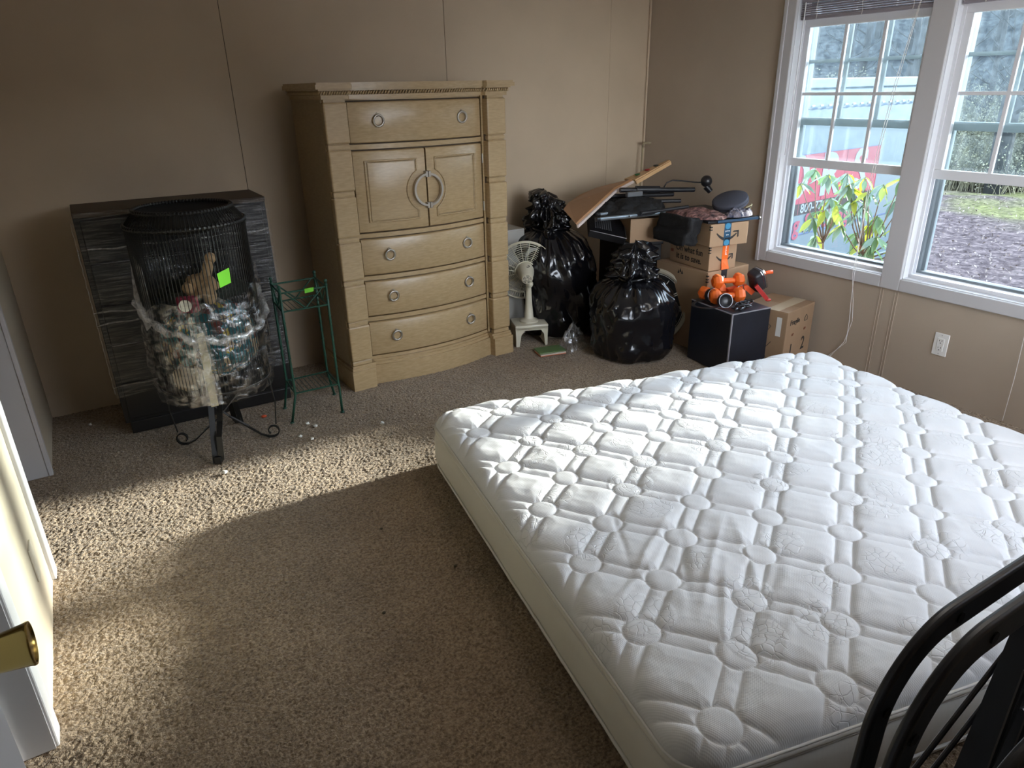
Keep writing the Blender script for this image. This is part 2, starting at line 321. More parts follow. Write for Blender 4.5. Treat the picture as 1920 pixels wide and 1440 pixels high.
# ------------------------------------------------------------------ windows
G_clean = mat_glass('window_glass'); G_dust = mat_glass('dusty_window_glass', 0.011, 30)
def build_windows():
    # shared casing around both windows
    g = MB(); x0, x1 = XW-0.018, XW+0.004
    def cas(a, b): g.bb((x0, a[0], a[1]), (x1, b[0], b[1]), bev=0.004)
    cas((2.832, 0.505), (2.902, 2.02)); cas((1.155, 0.505), (1.225, 2.02)); cas((1.976, 0.505), (2.081, 2.02))
    cas((1.225, 0.505), (1.976, 0.567)); cas((2.081, 0.505), (2.832, 0.567)); cas((1.225, 1.95), (1.976, 2.02)); cas((2.081, 1.95), (2.832, 2.02))
    g.bb((x0-0.006, 2.885, 0.498), (x1, 2.908, 2.03), bev=0.003)
    tc_ = g.build('trim_4', M_trim); tag(tc_, 'white casing around the pair of windows', kind='structure')
    for k, (ya, yb) in enumerate(((2.081, 2.832), (1.225, 1.976))):
        W = MB(); d = 0.004                                    # reveal boards
        W.bb((XW, ya-d, 0.56), (3.71, ya+0.004, 1.955)); W.bb((XW, yb-0.004, 0.56), (3.71, yb+d, 1.955))
        W.bb((XW, ya, 0.56), (3.71, yb, 0.571)); W.bb((XW, ya, 1.945), (3.71, yb, 1.955))
        root = tag(W.build('window_%d' % (k+1), M_vinyl), 'white vinyl window with raised sash', kind='structure')
        fr = MB(); a, b_ = ya+0.004, yb-0.004                  # outer frame with tracks
        for xx in (3.600, 3.632): fr.bb((xx, a, 0.571), (xx+0.006, a+0.016, 1.945)); fr.bb((xx, b_-0.016, 0.571), (xx+0.006, b_, 1.945))
        fr.bb((3.60, a, 0.571), (3.66, b_, 0.589)); fr.build('window_frame', M_vinyl, root)
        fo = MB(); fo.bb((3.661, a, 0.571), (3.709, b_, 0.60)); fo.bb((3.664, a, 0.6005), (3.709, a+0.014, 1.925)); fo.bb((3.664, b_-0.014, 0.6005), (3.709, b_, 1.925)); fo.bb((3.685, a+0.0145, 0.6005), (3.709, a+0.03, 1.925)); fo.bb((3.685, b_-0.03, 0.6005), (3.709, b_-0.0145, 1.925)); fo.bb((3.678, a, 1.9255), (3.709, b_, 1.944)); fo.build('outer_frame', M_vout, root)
        # inner sash, raised
        s = MB(); x = 3.606; X = 3.632; st = 0.040
        s.bb((x, a+0.002, 1.068), (X, b_-0.002, 1.113), bev=0.003); s.bb((x, a+0.002, 1.79), (X, b_-0.002, 1.835), bev=0.003)
        s.bb((x, a+0.002, 1.1135), (X, a+st, 1.7895)); s.bb((x, b_-st-0.01, 1.1135), (X, b_-0.002, 1.7895))
        sash = s.build('sash', M_vinyl, root)
        ys = [a+st, a+st+(b_-a-2*st-0.01)/3, a+st+2*(b_-a-2*st-0.01)/3, b_-st-0.01]
        for yy in ys[1:3]: MB().bb((x+0.006, yy-0.008, 1.11), (x+0.02, yy+0.008, 1.79)).build('muntin', M_vinyl, sash)
        MB().bb((x+0.0068, a+st, 1.447), (x+0.0192, b_-st, 1.463)).build('muntin', M_vinyl, sash)
        MB().bb((x+0.012, a+st-0.003, 1.10), (x+0.014, b_-st, 1.80)).build('pane', G_dust, sash)
        # outer sash
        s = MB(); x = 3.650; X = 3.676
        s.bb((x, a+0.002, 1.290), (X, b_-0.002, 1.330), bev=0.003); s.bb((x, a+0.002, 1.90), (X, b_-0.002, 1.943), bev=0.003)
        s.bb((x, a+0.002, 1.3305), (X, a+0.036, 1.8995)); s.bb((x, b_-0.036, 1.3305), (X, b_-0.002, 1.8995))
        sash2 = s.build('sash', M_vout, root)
        for yy in ys[1:3]: MB().bb((x+0.006, yy-0.009, 1.33), (x+0.02, yy+0.009, 1.90)).build('muntin', M_vout, sash2)
        MB().bb((x+0.0068, a+0.03, 1.611), (x+0.0192, b_-0.03, 1.629)).build('muntin', M_vout, sash2)
        MB().bb((x+0.012, a+0.03, 1.32), (x+0.014, b_-0.03, 1.91)).build('pane', G_dust, sash2)
        MB().bb((3.694, a+0.02, 0.595), (3.696, b_-0.02, 1.31)).build('storm_pane', G_clean, root)
        # mini blind, raised
        Mb = mat('blind_slat', (0.27, 0.245, 0.275), 0.6)
        bl = thing('window_blind', ('raised mini blind with stacked slats in the left window' if k == 0 else 'raised mini blind with stacked slats in the right window, cut by the photo edge'), 'blind', (3.585, (ya+yb)/2, 1.83))
        hw = (yb-ya)/2-0.008
        MB().bb((-0.016, -hw, 0.078), (0.016, hw, 0.112), bev=0.003).build('headrail', Mb, bl)
        MB().bb((-0.014, -hw+0.004, -0.004), (0.014, hw-0.004, 0.010), bev=0.003).build('bottom_rail', Mb, bl)
        sl_ = None
        for i in range(6):
            if sl_ is None:
                q = MB(); q.prism([(-0.013, 0.0), (-0.0135, 0.0035), (-0.006, 0.0075), (0.006, 0.0075), (0.013, 0.0035), (0.013, 0.0)], 'y', -hw+0.004, hw-0.004)
                sl_ = q.build('slat', Mb, bl, loc=(0, 0, 0.012)); first = sl_
            else: dup(first, bl, location=(random.uniform(-0.0015, 0.0015), 0, 0.012+i*0.0105), rotation_euler=(0, random.uniform(-0.05, 0.05), 0))
        Mc = mat('blind_cord', (0.7, 0.68, 0.66), 0.6)
        for yy in (-hw*0.72, 0.0, hw*0.72):
            MB().tube([(-0.016, yy, 0.085), (-0.017, yy+0.004, 0.05), (-0.016, yy-0.003, 0.02), (-0.016, yy, -0.004)], 0.0016, 5).build('ladder_cord', Mc, bl)
        if k == 0:
            MB().tube([(-0.019, hw-0.03, 0.08), (-0.022, hw-0.032, -0.25), (-0.03, hw-0.028, -0.70)], 0.0035, 6).build('tilt_wand', mat('clear_wand', (0.6, 0.6, 0.62), 0.2), bl)
            for j, dy in enumerate((0.0, 0.012)):
                pts = [(3.575, 2.155+dy*0.3, 1.90), (3.548, 2.19+dy, 1.5), (3.535, 2.225+dy, 1.0), (3.532, 2.238-dy, 0.54), (3.540, 2.212+dy, 0.40), (3.545, 2.198+dy*1.5, 0.28), (3.545, 2.225-dy, 0.15), (3.535, 2.285+dy, 0.05), (3.50, 2.30, 0.008)]
                pts = [tuple(a-b for a, b in zip(p, (3.585, (ya+yb)/2, 1.83))) for p in pts]
                MB().tube(pts, 0.0016, 5).build('lift_cord', Mc, bl)
        else:
            pts = [(-0.03, -0.17, 0.08), (-0.045, -0.22, -0.8), (-0.046, -0.25, -1.60), (-0.045, -0.25, -1.82)]
            MB().tube(pts, 0.0014, 5).build('lift_cord', Mc, bl)
build_windows()

# ------------------------------------------------------------------ mattress
def build_mattress():
    A, B, Cc, D = [np.array(p) for p in ((1.085, 2.50), (3.045, 2.085), (2.80, 0.215), (0.795, 0.665))]
    W, Lh = 1.98, 1.87
    root = thing('mattress', 'large white quilted mattress with raised circle and panel pattern lying on the carpet', 'mattress', (1.9, 1.4, 0))
    off = np.array([1.9, 1.4])
    def to_xy(u, v):
        s = u/W; t = v/Lh
        P = ((1-s)*(1-t))[..., None]*A + (s*(1-t))[..., None]*B + (s*t)[..., None]*Cc + ((1-s)*t)[..., None]*D
        return P[..., 0]-off[0], P[..., 1]-off[1]
    nu, nv = 600, 570
    a = np.linspace(-1, 1, nu)[:, None]*np.ones((1, nv)); b = np.linspace(-1, 1, nv)[None, :]*np.ones((nu, 1))
    # denser spacing near the rim
    a = np.sign(a)*(1-(1-np.abs(a))**1.06); b = np.sign(b)*(1-(1-np.abs(b))**1.06)
    def rounded(a, b, r=0.10):
        hx, hy = W/2, Lh/2; x = a*hx; y = b*hy; m = np.maximum(np.abs(a), np.abs(b))+1e-9
        X = x/m; Y = y/m                                        # boundary point
        cx_, cy_ = hx-r, hy-r; dx = np.maximum(np.abs(X)-cx_, 0); dy = np.maximum(np.abs(Y)-cy_, 0)
        corner = (dx > 0) & (dy > 0); ln = np.sqrt(dx*dx+dy*dy)+1e-9
        Xr = np.where(corner, np.sign(X)*(cx_+dx/ln*r), X); Yr = np.where(corner, np.sign(Y)*(cy_+dy/ln*r), Y)
        wgt = m**10
        return (x+(Xr-X)*wgt)+hx, (y+(Yr-Y)*wgt)+hy
    u, v = rounded(a, b)
    hx, hy = W/2, Lh/2
    def inside(u, v, r=0.10):
        qx = np.abs(u-hx)-(hx-r); qy = np.abs(v-hy)-(hy-r)
        return -(np.sqrt(np.maximum(qx, 0)**2+np.maximum(qy, 0)**2)+np.minimum(np.maximum(qx, qy), 0)-r)
    d = np.maximum(inside(u, v), 0)
    # quilting: circles on a diagonal lattice joined by double-stitched bands
    P = 0.2125; ua = u-0.264; va = v-0.148
    wob = 0.0025*np.sin(u*9+v*5); pa = (ua+va)/math.sqrt(2)+wob; pb = (ua-va)/math.sqrt(2)+wob
    da = pa-P*np.round(pa/P); db = pb-P*np.round(pb/P); r = np.sqrt(da*da+db*db); Rc = 0.0455; hw = 0.0225
    ia = np.abs(da); ib = np.abs(db)
    circ = np.where(True, np.abs(r-Rc), 0)
    sa = np.where(r > Rc, np.abs(ia-hw), 9); sb = np.where(r > Rc, np.abs(ib-hw), 9)
    seam = np.minimum(circ, np.minimum(sa, sb))
    # rounded panel corners toward the circles
    puff = 1-np.exp(-(seam/0.0072)**1.05)
    inpanel = (ia > hw) & (ib > hw) & (r > Rc)
    amp = np.where(inpanel, 0.0125, 0.0095); q = amp*puff
    ff = np.minimum(P/2-hw, 0.1)
    q = q + np.where(inpanel, 0.006*np.minimum(1, seam/0.05), 0)
    n_lo = band_noise(u.shape, 0.0034, 0.03, 0.12, 11); n_w = band_noise(u.shape, 0.0034, 0.010, 0.03, 12)
    q += 0.0010*n_lo + 0.00035*n_w
    # pulled wrinkles radiating over the near left part
    for (cu, cv, ang, ln, wd, h) in ((0.30, 1.22, 2.4, .16, .012, .006), (0.36, 1.30, 2.1, .15, .011, -.006), (0.42, 1.34, 2.3, .2, .012, .006), (0.26, 1.12, 1.9, .13, .010, -.005),
                                     (0.52, 1.36, 2.0, .16, .014, .006), (0.50, 1.48, 2.4, .2, .014, -.005), (0.33, 1.52, 2.2, .16, .012, .006), (0.20, 1.33, 2.6, .12, .010, .005), (0.45, 1.16, 2.2, .12, .012, .004), (0.40, 1.66, 2.4, .18, .016, .005)):
        x = (u-cu)*math.cos(ang)+(v-cv)*math.sin(ang); y = -(u-cu)*math.sin(ang)+(v-cv)*math.cos(ang)
        q += h*np.exp(-(x/ln)**2-(y/wd)**2)
    rim = np.clip(d/0.075, 0, 1); z = 0.258 + 0.012*np.clip(d/0.4, 0, 1) + q*np.clip(d/0.03, 0, 1)**0.5 - 0.048*(1-np.sqrt(np.clip(1-(1-rim)**2, 0, 1)))
    x, y = to_xy(u, v)
    # material: knitted cover with embossed flower outlines
    m = bpy.data.materials.new('mattress_knit'); m.use_nodes = True; n = m.node_tree.nodes; L = m.node_tree.links; p = n['Principled BSDF']
    p.inputs['Base Color'].default_value = (0.72, 0.725, 0.725, 1); p.inputs['Roughness'].default_value = 0.85; p.inputs['Specular IOR Level'].default_value = 0.2
    p.inputs['Sheen Weight'].default_value = 0.15
    tc = n.new('ShaderNodeTexCoord')
    def N(t, **k):
        q_ = n.new(t)
        for kk, vv in k.items(): q_.inputs[kk].default_value = vv
        return q_
    def MA(op, a_, b_=None):
        q_ = n.new('ShaderNodeMath'); q_.operation = op
        for i_, vv in enumerate((a_, b_)):
            if vv is None: continue
            if isinstance(vv, (int, float)): q_.inputs[i_].default_value = vv
            else: L.new(vv, q_.inputs[i_])
        return q_.outputs[0]
    rotm = n.new('ShaderNodeMapping'); rotm.inputs['Rotation'].default_value = (0, 0, math.radians(12)); L.new(tc.outputs['Object'], rotm.inputs['Vector'])
    sep = n.new('ShaderNodeSeparateXYZ'); L.new(rotm.outputs[0], sep.inputs[0])
    kx = MA('SINE', MA('MULTIPLY', sep.outputs[0], 2*PI/0.0055)); ky = MA('SINE', MA('MULTIPLY', sep.outputs[1], 2*PI/0.0070))
    knit = MA('MULTIPLY', MA('MULTIPLY', kx, ky), 0.15)
    # flower patches: voronoi cells with petal outlines
    big = N('ShaderNodeTexVoronoi', Scale=4.6, Randomness=0.75); L.new(rotm.outputs[0], big.inputs['Vector'])
    mask = n.new('ShaderNodeMapRange'); mask.inputs['From Min'].default_value = 0.33; mask.inputs['From Max'].default_value = 0.37
    mask.inputs['To Min'].default_value = 1; mask.inputs['To Max'].default_value = 0; L.new(big.outputs['Distance'], mask.inputs['Value'])
    wn = N('ShaderNodeTexNoise', Scale=16.0); L.new(rotm.outputs[0], wn.inputs['Vector'])
    add = n.new('ShaderNodeVectorMath'); add.operation = 'MULTIPLY_ADD'; L.new(wn.outputs['Color'], add.inputs[0]); add.inputs[1].default_value = (0.045, 0.045, 0.0); L.new(rotm.outputs[0], add.inputs[2])
    pet = N('ShaderNodeTexVoronoi', Scale=44.0); pet.feature = 'DISTANCE_TO_EDGE'; L.new(add.outputs[0], pet.inputs['Vector'])
    pl = n.new('ShaderNodeMapRange'); pl.inputs['From Min'].default_value = 0.0; pl.inputs['From Max'].default_value = 0.07; L.new(pet.outputs['Distance'], pl.inputs['Value'])
    petal = MA('MULTIPLY', pl.outputs[0], mask.outputs[0])
    hgt = MA('ADD', MA('MULTIPLY', petal, 1.3), MA('MULTIPLY', knit, MA('SUBTRACT', 1.0, MA('MULTIPLY', mask.outputs[0], 0.8))))
    bp = N('ShaderNodeBump', Strength=0.55, Distance=0.0022); L.new(hgt, bp.inputs['Height']); L.new(bp.outputs[0], p.inputs['Normal'])
    grid_mesh('quilted_top', x, y, z, m, root)
    # sides: border fabric in bands with folds
    M_side = mat('mattress_border', (0.66, 0.63, 0.56), 0.7, bump=0.5, bscale=14, stretch=(1, 1, 0.35), bdist=0.006)
    N_ = 520; ths = []
    per = []
    for i in range(N_):
        t = i/N_*4; k = int(t); f = t-k
        aa, bb_ = ((-1+2*f, -1), (1, -1+2*f), (1-2*f, 1), (-1, 1-2*f))[k]
        per.append((aa, bb_))
    pa_, pb_ = np.array(per).T
    pu, pv = rounded(pa_, pb_)
    nx = pu-hx; ny = pv-hy
    du = np.roll(pu, -1)-np.roll(pu, 1); dv = np.roll(pv, -1)-np.roll(pv, 1); ln = np.sqrt(du*du+dv*dv); ox, oy = dv/ln, -du/ln
    def ring(z_, o_): 
        X, Y = to_xy(pu+ox*o_, pv+oy*o_); return np.stack([X, Y, np.full_like(X, z_)], -1)
    def loft(name, prof, mt):
        R = [ring(z_, o_) for z_, o_ in prof]; R = np.stack(R, 0); R = np.concatenate([R, R[:, :1]], 1)
        wv = 0.0016*np.sin(np.arange(R.shape[1])*0.9)+0.002*np.sin(np.arange(R.shape[1])*0.23)
        R[..., 2] += wv*0.4
        return grid_mesh(name, R[..., 0], R[..., 1], R[..., 2], mt, root)
    loft('pillow_edge', [(0.214, -0.008), (0.212, 0.004), (0.205, 0.009), (0.195, 0.006), (0.190, -0.004)], M_side)
    loft('side_border', [(0.192, -0.006), (0.180, 0.004), (0.15, 0.010), (0.11, 0.010), (0.06, 0.008), (0.035, 0.0), (0.028, -0.006)], M_side)
    loft('bottom_edge', [(0.03, -0.006), (0.022, 0.004), (0.012, 0.0), (0.008, -0.02), (0.006, -0.3)], M_side)
    Mp = mat('mattress_piping', (0.74, 0.72, 0.68), 0.6)
    for z_, rr in ((0.1925, 0.0045), (0.031, 0.0045), (0.213, 0.0035)):
        R = ring(z_, 0.002); MB().tube([tuple(p) for p in R[::2]], rr, 6, closed=True).build('piping', Mp, root, smooth='all')
build_mattress()

# ------------------------------------------------------------------ chest of drawers
def build_chest():
    th = math.atan2(0.055, 1.078)
    root = thing('chest_of_drawers', 'tall bleached wood chest with five drawers, two cabinet doors and ring pulls', 'chest', (1.07, 3.472, 0), th)
    Wd = mat('bleached_wood', (0.30, 0.21, 0.108), 0.40, bump=0.10, bscale=60, stretch=(1, 1, 5), bdist=0.002, var=0.0, vscale=26, detail=6, col2=(0.36, 0.255, 0.135))
    Wf = mat('bleached_wood_front', (0.37, 0.262, 0.138), 0.27, bump=0.08, bscale=60, stretch=(1, 1, 5), bdist=0.002, vscale=26, detail=6, col2=(0.45, 0.325, 0.18))
    Wg = mat('chest_gap', (0.09, 0.06, 0.035), 0.7)
    Mm = mat('brushed_nickel', (0.46, 0.43, 0.38), 0.3, metal=0.85)
    Dp = 0.45
    def bow(x, k=1.0): t = (x-0.5225)/0.39; return 0.055 - k*0.060*max(0, 1-t*t)      # front surface (negative = toward the room)
    # carcass
    poly = [(0.012, Dp), (0.012, 0.03), (0.125, 0.03)] + [(0.125+0.795*i/16, bow(0.125+0.795*i/16)+0.022) for i in range(17)] + [(0.92, 0.03), (1.035, 0.03), (1.035, Dp)]
    MB().prism(poly, 'z', 0.02, 1.49).build('carcass', Wg, root)
    for xa in (0.006, 1.017): MB().bb((xa, 0.028, 0.10), (xa+0.024, Dp, 1.49)).build('side_panel', Wd, root)
    # pilasters: six cut blocks with recessed joints on each side
    zs = [1.484, 1.268, 1.043, 0.816, 0.593, 0.371, 0.147]
    for x0 in (0.008, 0.92):
        MB().bb((x0+0.006, 0.008, 0.12), (x0+0.109, 0.05, 1.49)).build('pilaster', Wf, root)
        for a, b in zip(zs, zs[1:]):
            MB().bb((x0-0.002, -0.006, b+0.016), (x0+0.117, 0.05, a-0.014), bev=0.007).build('pilaster_block', Wf, root)
            MB().bb((x0+0.002, 0.003, b-0.010), (x0+0.113, 0.045, b+0.011), bev=0.003).build('pilaster_band', Wf, root)
    # rails between the drawers, bowed
    def bowed(name, x0, x1, z0, z1, fo, bk, m, par, k=1.0, bev=0.0):
        n = 18; g = MB(); A = []; 
        xs = [x0+(x1-x0)*i/n for i in range(n+1)]
        pts = [(x, bow(x, k)+fo) for x in xs]
        if bev:
            rows = [(0, bev), (bev*0.4, bev*0.35), (bev, 0)]
        poly = pts + [(x, bow(x, k)+bk) for x in reversed(xs)]
        if not bev: g.prism(poly, 'z', z0, z1)
        else:
            V = []
            sect = [(0.0, z0, bk), (0.0, z0, fo+bev), (0.0, z0+bev*0.5, fo+bev*0.25), (0, z0+bev, fo), (0, z1-bev, fo), (0, z1-bev*0.5, fo+bev*0.25), (0, z1, fo+bev), (0, z1, bk)]
            for j, x in enumerate(xs):
                e = 0
                V.append([g.b.verts.new((x, bow(x, k)+f_, z_)) for _, z_, f_ in sect])
            for Aa, Bb in zip(V, V[1:]):
                for q in range(len(sect)): g.b.faces.new((Aa[q], Aa[(q+1) % len(sect)], Bb[(q+1) % len(sect)], Bb[q]))
            g.b.faces.new(V[0][::-1]); g.b.faces.new(V[-1])
        return g.build(name, m, par, smooth=True)
    for z0, z1 in ((1.477, 1.50), (1.249, 1.272), (0.808, 0.830), (0.582, 0.604), (0.355, 0.378), (0.13, 0.152)):
        bowed('rail', 0.123, 0.922, z0, z1, 0.004, 0.05, Wf, root)
    for xa in (0.123, 0.908): MB().bb((xa, 0.045, 0.14), (xa+0.014, 0.09, 1.49)).build('stile', Wf, root)
    def ring_pull(x, z, par, k=1.0):
        y = bow(x, k)-0.006
        p = MB().ball((x, y-0.004, z+0.026), 0.008, 10).cone((x, y+0.004, z+0.026), (x, y-0.004, z+0.026), 0.011, 0.009, 14)
        h = p.build('ring_pull', Mm, par, smooth=True)
        pts = [(x+0.0265*math.sin(t*2*PI/28), y-0.008-0.002*math.cos(t*2*PI/28), z+0.0265*math.cos(t*2*PI/28)-0.001) for t in range(28)]
        MB().tube(pts, 0.0056, 8, closed=True).build('ring', Mm, h, smooth='all')
    dz = [(1.279, 1.470, True), (0.611, 0.801, False), (0.385, 0.575, False), (0.159, 0.348, False)]
    for z0, z1, first in dz:
        dr = bowed('drawer', 0.145, 0.900, z0, z1, -0.006, 0.05, Wf, root, bev=0.007)
        zc = (z0+z1)/2+0.008
        for x in (0.285, 0.765): ring_pull(x, zc, dr)
    # doors with routed frame panels curving round the big ring handle
    for side in (-1, 1):
        x0, x1 = (0.145, 0.518) if side < 0 else (0.527, 0.900)
        dd = bowed('door', x0, x1, 0.838, 1.241, -0.006, 0.05, Wf, root, bev=0.006)
        xo = x0+0.055 if side < 0 else x1-0.055; xi = (x1-0.05) if side < 0 else (x0+0.05); zt, zb = 1.192, 0.888; zc = 1.032; R = 0.114; xc = 0.5225
        path = [(xo, zb), (xo, zt), (xi, zt)]
        dzv = math.sqrt(max(1e-6, R*R-(xi-xc)**2))
        a0 = math.atan2(dzv, (xi-xc)); 
        if side < 0:
            for i in range(11): a_ = a0 + (2*PI-2*a0)*i/10; path.append((xc+R*math.cos(a_), zc+R*math.sin(a_)))
        else:
            for i in range(11): a_ = a0 - 2*a0*i/10; path.append((xc+R*math.cos(a_), zc+R*math.sin(a_)))
        path.append((xi, zb))
        pth = []
        for (xa, za), (xb, zb_) in zip(path, path[1:]+path[:1]):
            nn = max(1, int(abs(xb-xa)/0.03)); pth += [(xa+(xb-xa)*j/nn, za+(zb_-za)*j/nn) for j in range(nn)]
        path = pth
        P3 = [(x, bow(x)-0.0075, z) for x, z in path]
        MB().tube(P3, 0.0052, 6, closed=True).build('panel_moulding', Wf, dd, smooth='all')
        P3b = []
        cxm = sum(p[0] for p in path)/len(path); czm = zc
        for x, z in path:
            f_ = 0.93; xx = cxm+(x-cxm)*f_; zz = czm+(z-czm)*0.95
            P3b.append((xx, bow(xx)-0.0068, zz))
        MB().tube(P3b, 0.0028, 5, closed=True).build('panel_bead', Wd, dd, smooth='all')
        # half ring handle with square end posts
        hr = []
        for i in range(21):
            a_ = (math.radians(96)+math.radians(168)*i/20) if side < 0 else (math.radians(84)-math.radians(168)*i/20)
            x = 0.5225+0.080*math.cos(a_); hr.append((x, bow(x)-0.022, zc+0.080*math.sin(a_)))
        h = MB().tube(hr, 0.0, flat=(0.020, 0.011)); 
        h = h.build('door_handle', Mm, dd, smooth=True)
        for e in (hr[0], hr[-1]): MB().box((e[0], e[1]+0.008, e[2]), (0.014, 0.036, 0.030), bev=0.002).build('handle_post', Mm, h)
        hx_ = 0.138 if side < 0 else 0.907
        for z in (0.90, 1.16): MB().cone((hx_, 0.043, z-0.025), (hx_, 0.043, z+0.025), 0.004, seg=8).build('hinge', Mm, dd)
    # plinth
    pz = []
    pl = [(-0.004, Dp), (-0.004, -0.016), (0.13, -0.016), (0.135, 0.028)] + [(0.14+0.765*i/16, bow(0.14+0.765*i/16)-0.028) for i in range(17)] + [(0.912, 0.028), (0.917, -0.016), (1.05, -0.016), (1.05, Dp)]
    MB().prism(pl, 'z', -0.006, 0.108).build('plinth', Wf, root)
    pl2 = [(x + (0.006 if x < 0.3 else -0.006 if x > 0.8 else 0), y+0.008 if y < 0.4 else y) for x, y in pl]
    MB().prism(pl2, 'z', 0.106, 0.124).build('plinth_moulding', Wf, root)
    pl3 = [(x + (0.01 if x < 0.3 else -0.01 if x > 0.8 else 0), y+0.014 if y < 0.4 else y) for x, y in pl]
    MB().prism(pl3, 'z', 0.122, 0.136).build('plinth_moulding', Wf, root)
    # cornice
    def top(o, k):
        return [(-0.0-o, Dp), (-0.0-o, -o-0.006), (0.135+o*0.3, -o-0.006), (0.145+o*0.3, -o+0.016)] + [(0.15+0.745*i/12, bow(0.15+0.745*i/12, 0.6)-0.03-o) for i in range(13)] + [(0.90-o*0.3, -o+0.016), (0.91-o*0.3, -o-0.006), (1.045+o, -o-0.006), (1.045+o, Dp)]
    MB().prism(top(0.0, 0), 'z', 1.484, 1.503).build('cornice', Wf, root)
    MB().prism(top(0.016, 0), 'z', 1.521, 1.528).build('cornice', Wf, root)
    MB().prism(top(0.032, 0), 'z', 1.528, 1.548).build('cornice', Wf, root); 
    MB().prism(top(0.026, 0), 'z', 1.548, 1.557).build('top', Wf, root)
    # rope moulding: slanted beads under the top
    g = MB(); tp = top(0.006, 0); path = tp[1:-1]; side_l = [(-0.006, Dp), tp[1]]; 
    def beads(pl_):
        for (xa, ya), (xb, yb) in zip(pl_, pl_[1:]):
            Ls = math.hypot(xb-xa, yb-ya); n = max(1, int(Ls/0.0125))
            for i in range(n):
                t = (i+0.5)/n; x = xa+(xb-xa)*t; y = ya+(yb-ya)*t; ang = math.atan2(yb-ya, xb-xa)
                g.ball((x, y, 1.512), 0.0098, 6, sc=(0.55, 0.9, 1.1), rot=Matrix.Rotation(ang, 3, 'Z') @ Matrix.Rotation(0.6, 3, 'Y'))
    beads(path); beads(side_l); beads([tp[-2], (1.051, Dp)])
    r_ = g.build('rope_moulding', Wf, root, smooth='all'); r_['kind'] = 'stuff'
build_chest()

# ------------------------------------------------------------------ film-wrapped black dresser
M_blk = mat('black_lacquer', (0.012, 0.011, 0.011), 0.35, bump=0.1, bscale=20, bdist=0.003)
def build_dresser():
    root = thing('dresser', 'black dresser wrapped in clear stretch film against the back wall', 'dresser', (-0.04, 3.58, 0))
    Mt = mat('dusty_brown_top', (0.05, 0.034, 0.022), 0.55, spec=0.3)
    w, d, h = 0.81, 0.31, 1.06
    MB().bb((0.0, 0.0, 0.055), (w, d, h-0.0245), bev=0.003).build('body', M_blk, root)
    MB().bb((0.0, -0.012, h-0.024), (w, d, h), bev=0.004).build('top', Mt, root)
    MB().bb((0.02, -0.01, 0.0), (w-0.02, d, 0.06), bev=0.003).build('plinth', M_blk, root)
    for i in range(5):
        z0 = 0.075+i*0.192
        dr = MB().bb((0.022, -0.012, z0), (w-0.022, 0.002, z0+0.182), bev=0.004).build('drawer', M_blk, root)
        for x in (0.2, 0.6): MB().cone((x, -0.012, z0+0.09), (x, -0.020, z0+0.09), 0.011, 0.013, 12).build('knob', M_black, dr)
    # film: wrinkled shell round front and sides
    F = mat_film('dresser_film', 0.01, 0.19, 26, (0.35, 0.35, 5.0), white=0.10, bump=0.8, rough=0.16)
    per = [(-0.008, d)] + [(-0.008, d-d*i/12) for i in range(1, 12)] + [(-0.008, -0.018)] + [(w*i/40-0.004, -0.022) for i in range(1, 41)] + [(w+0.008, -0.018+(d+0.018)*i/12) for i in range(0, 13)]
    nz = 70; X = np.zeros((len(per), nz)); Y = X.copy(); Z = X.copy()
    for i, (x, y) in enumerate(per):
        for k in range(nz):
            z = 0.20+k/(nz-1)*(h-0.205)
            q = noise.noise(Vector((x*5, y*5, z*26)))*0.005+noise.noise(Vector((x*2+4, y*2, z*7)))*0.006
            nx = -1 if i < 13 else (1 if i > 53 else 0); ny = -1 if 12 <= i <= 53 else 0
            X[i, k] = x+nx*abs(q)*0.4; Y[i, k] = y+ny*(abs(q)+0.002); Z[i, k] = z+noise.noise(Vector((x*4, y*4, 3)))*0.006*(1 if 2 < k < nz-3 else 3)
    grid_mesh('stretch_film', X, Y, Z, F, root)
    # bunched ropes of film down the left edge and across the front
    Fr = mat_film('film_rope', 0.10, 0.5, 60, (1, 1, 1), white=0.5)
    for z0, z1 in ((0.56, 0.60), (0.62, 0.585), (0.255, 0.285), (0.90, 0.905)):
        pts = [(-0.012+w*1.0*i/24, -0.028-0.004*math.sin(i*1.7), z0+(z1-z0)*i/24+0.004*math.sin(i*1.1)) for i in range(25)]
        MB().tube(pts, 0.004, 5, rs=[0.0025+0.003*abs(math.sin(i*0.9)) for i in range(25)]).build('film_band', Fr, root, smooth='all')
    pts = [(-0.012+0.0015*math.sin(i*2.1), -0.024, 0.22+0.80*i/40) for i in range(41)]
    MB().tube(pts, 0.004, 5, rs=[0.001+0.0015*abs(math.sin(i*0.8)) for i in range(41)]).build('film_band', Fr, root, smooth='all')
build_dresser()

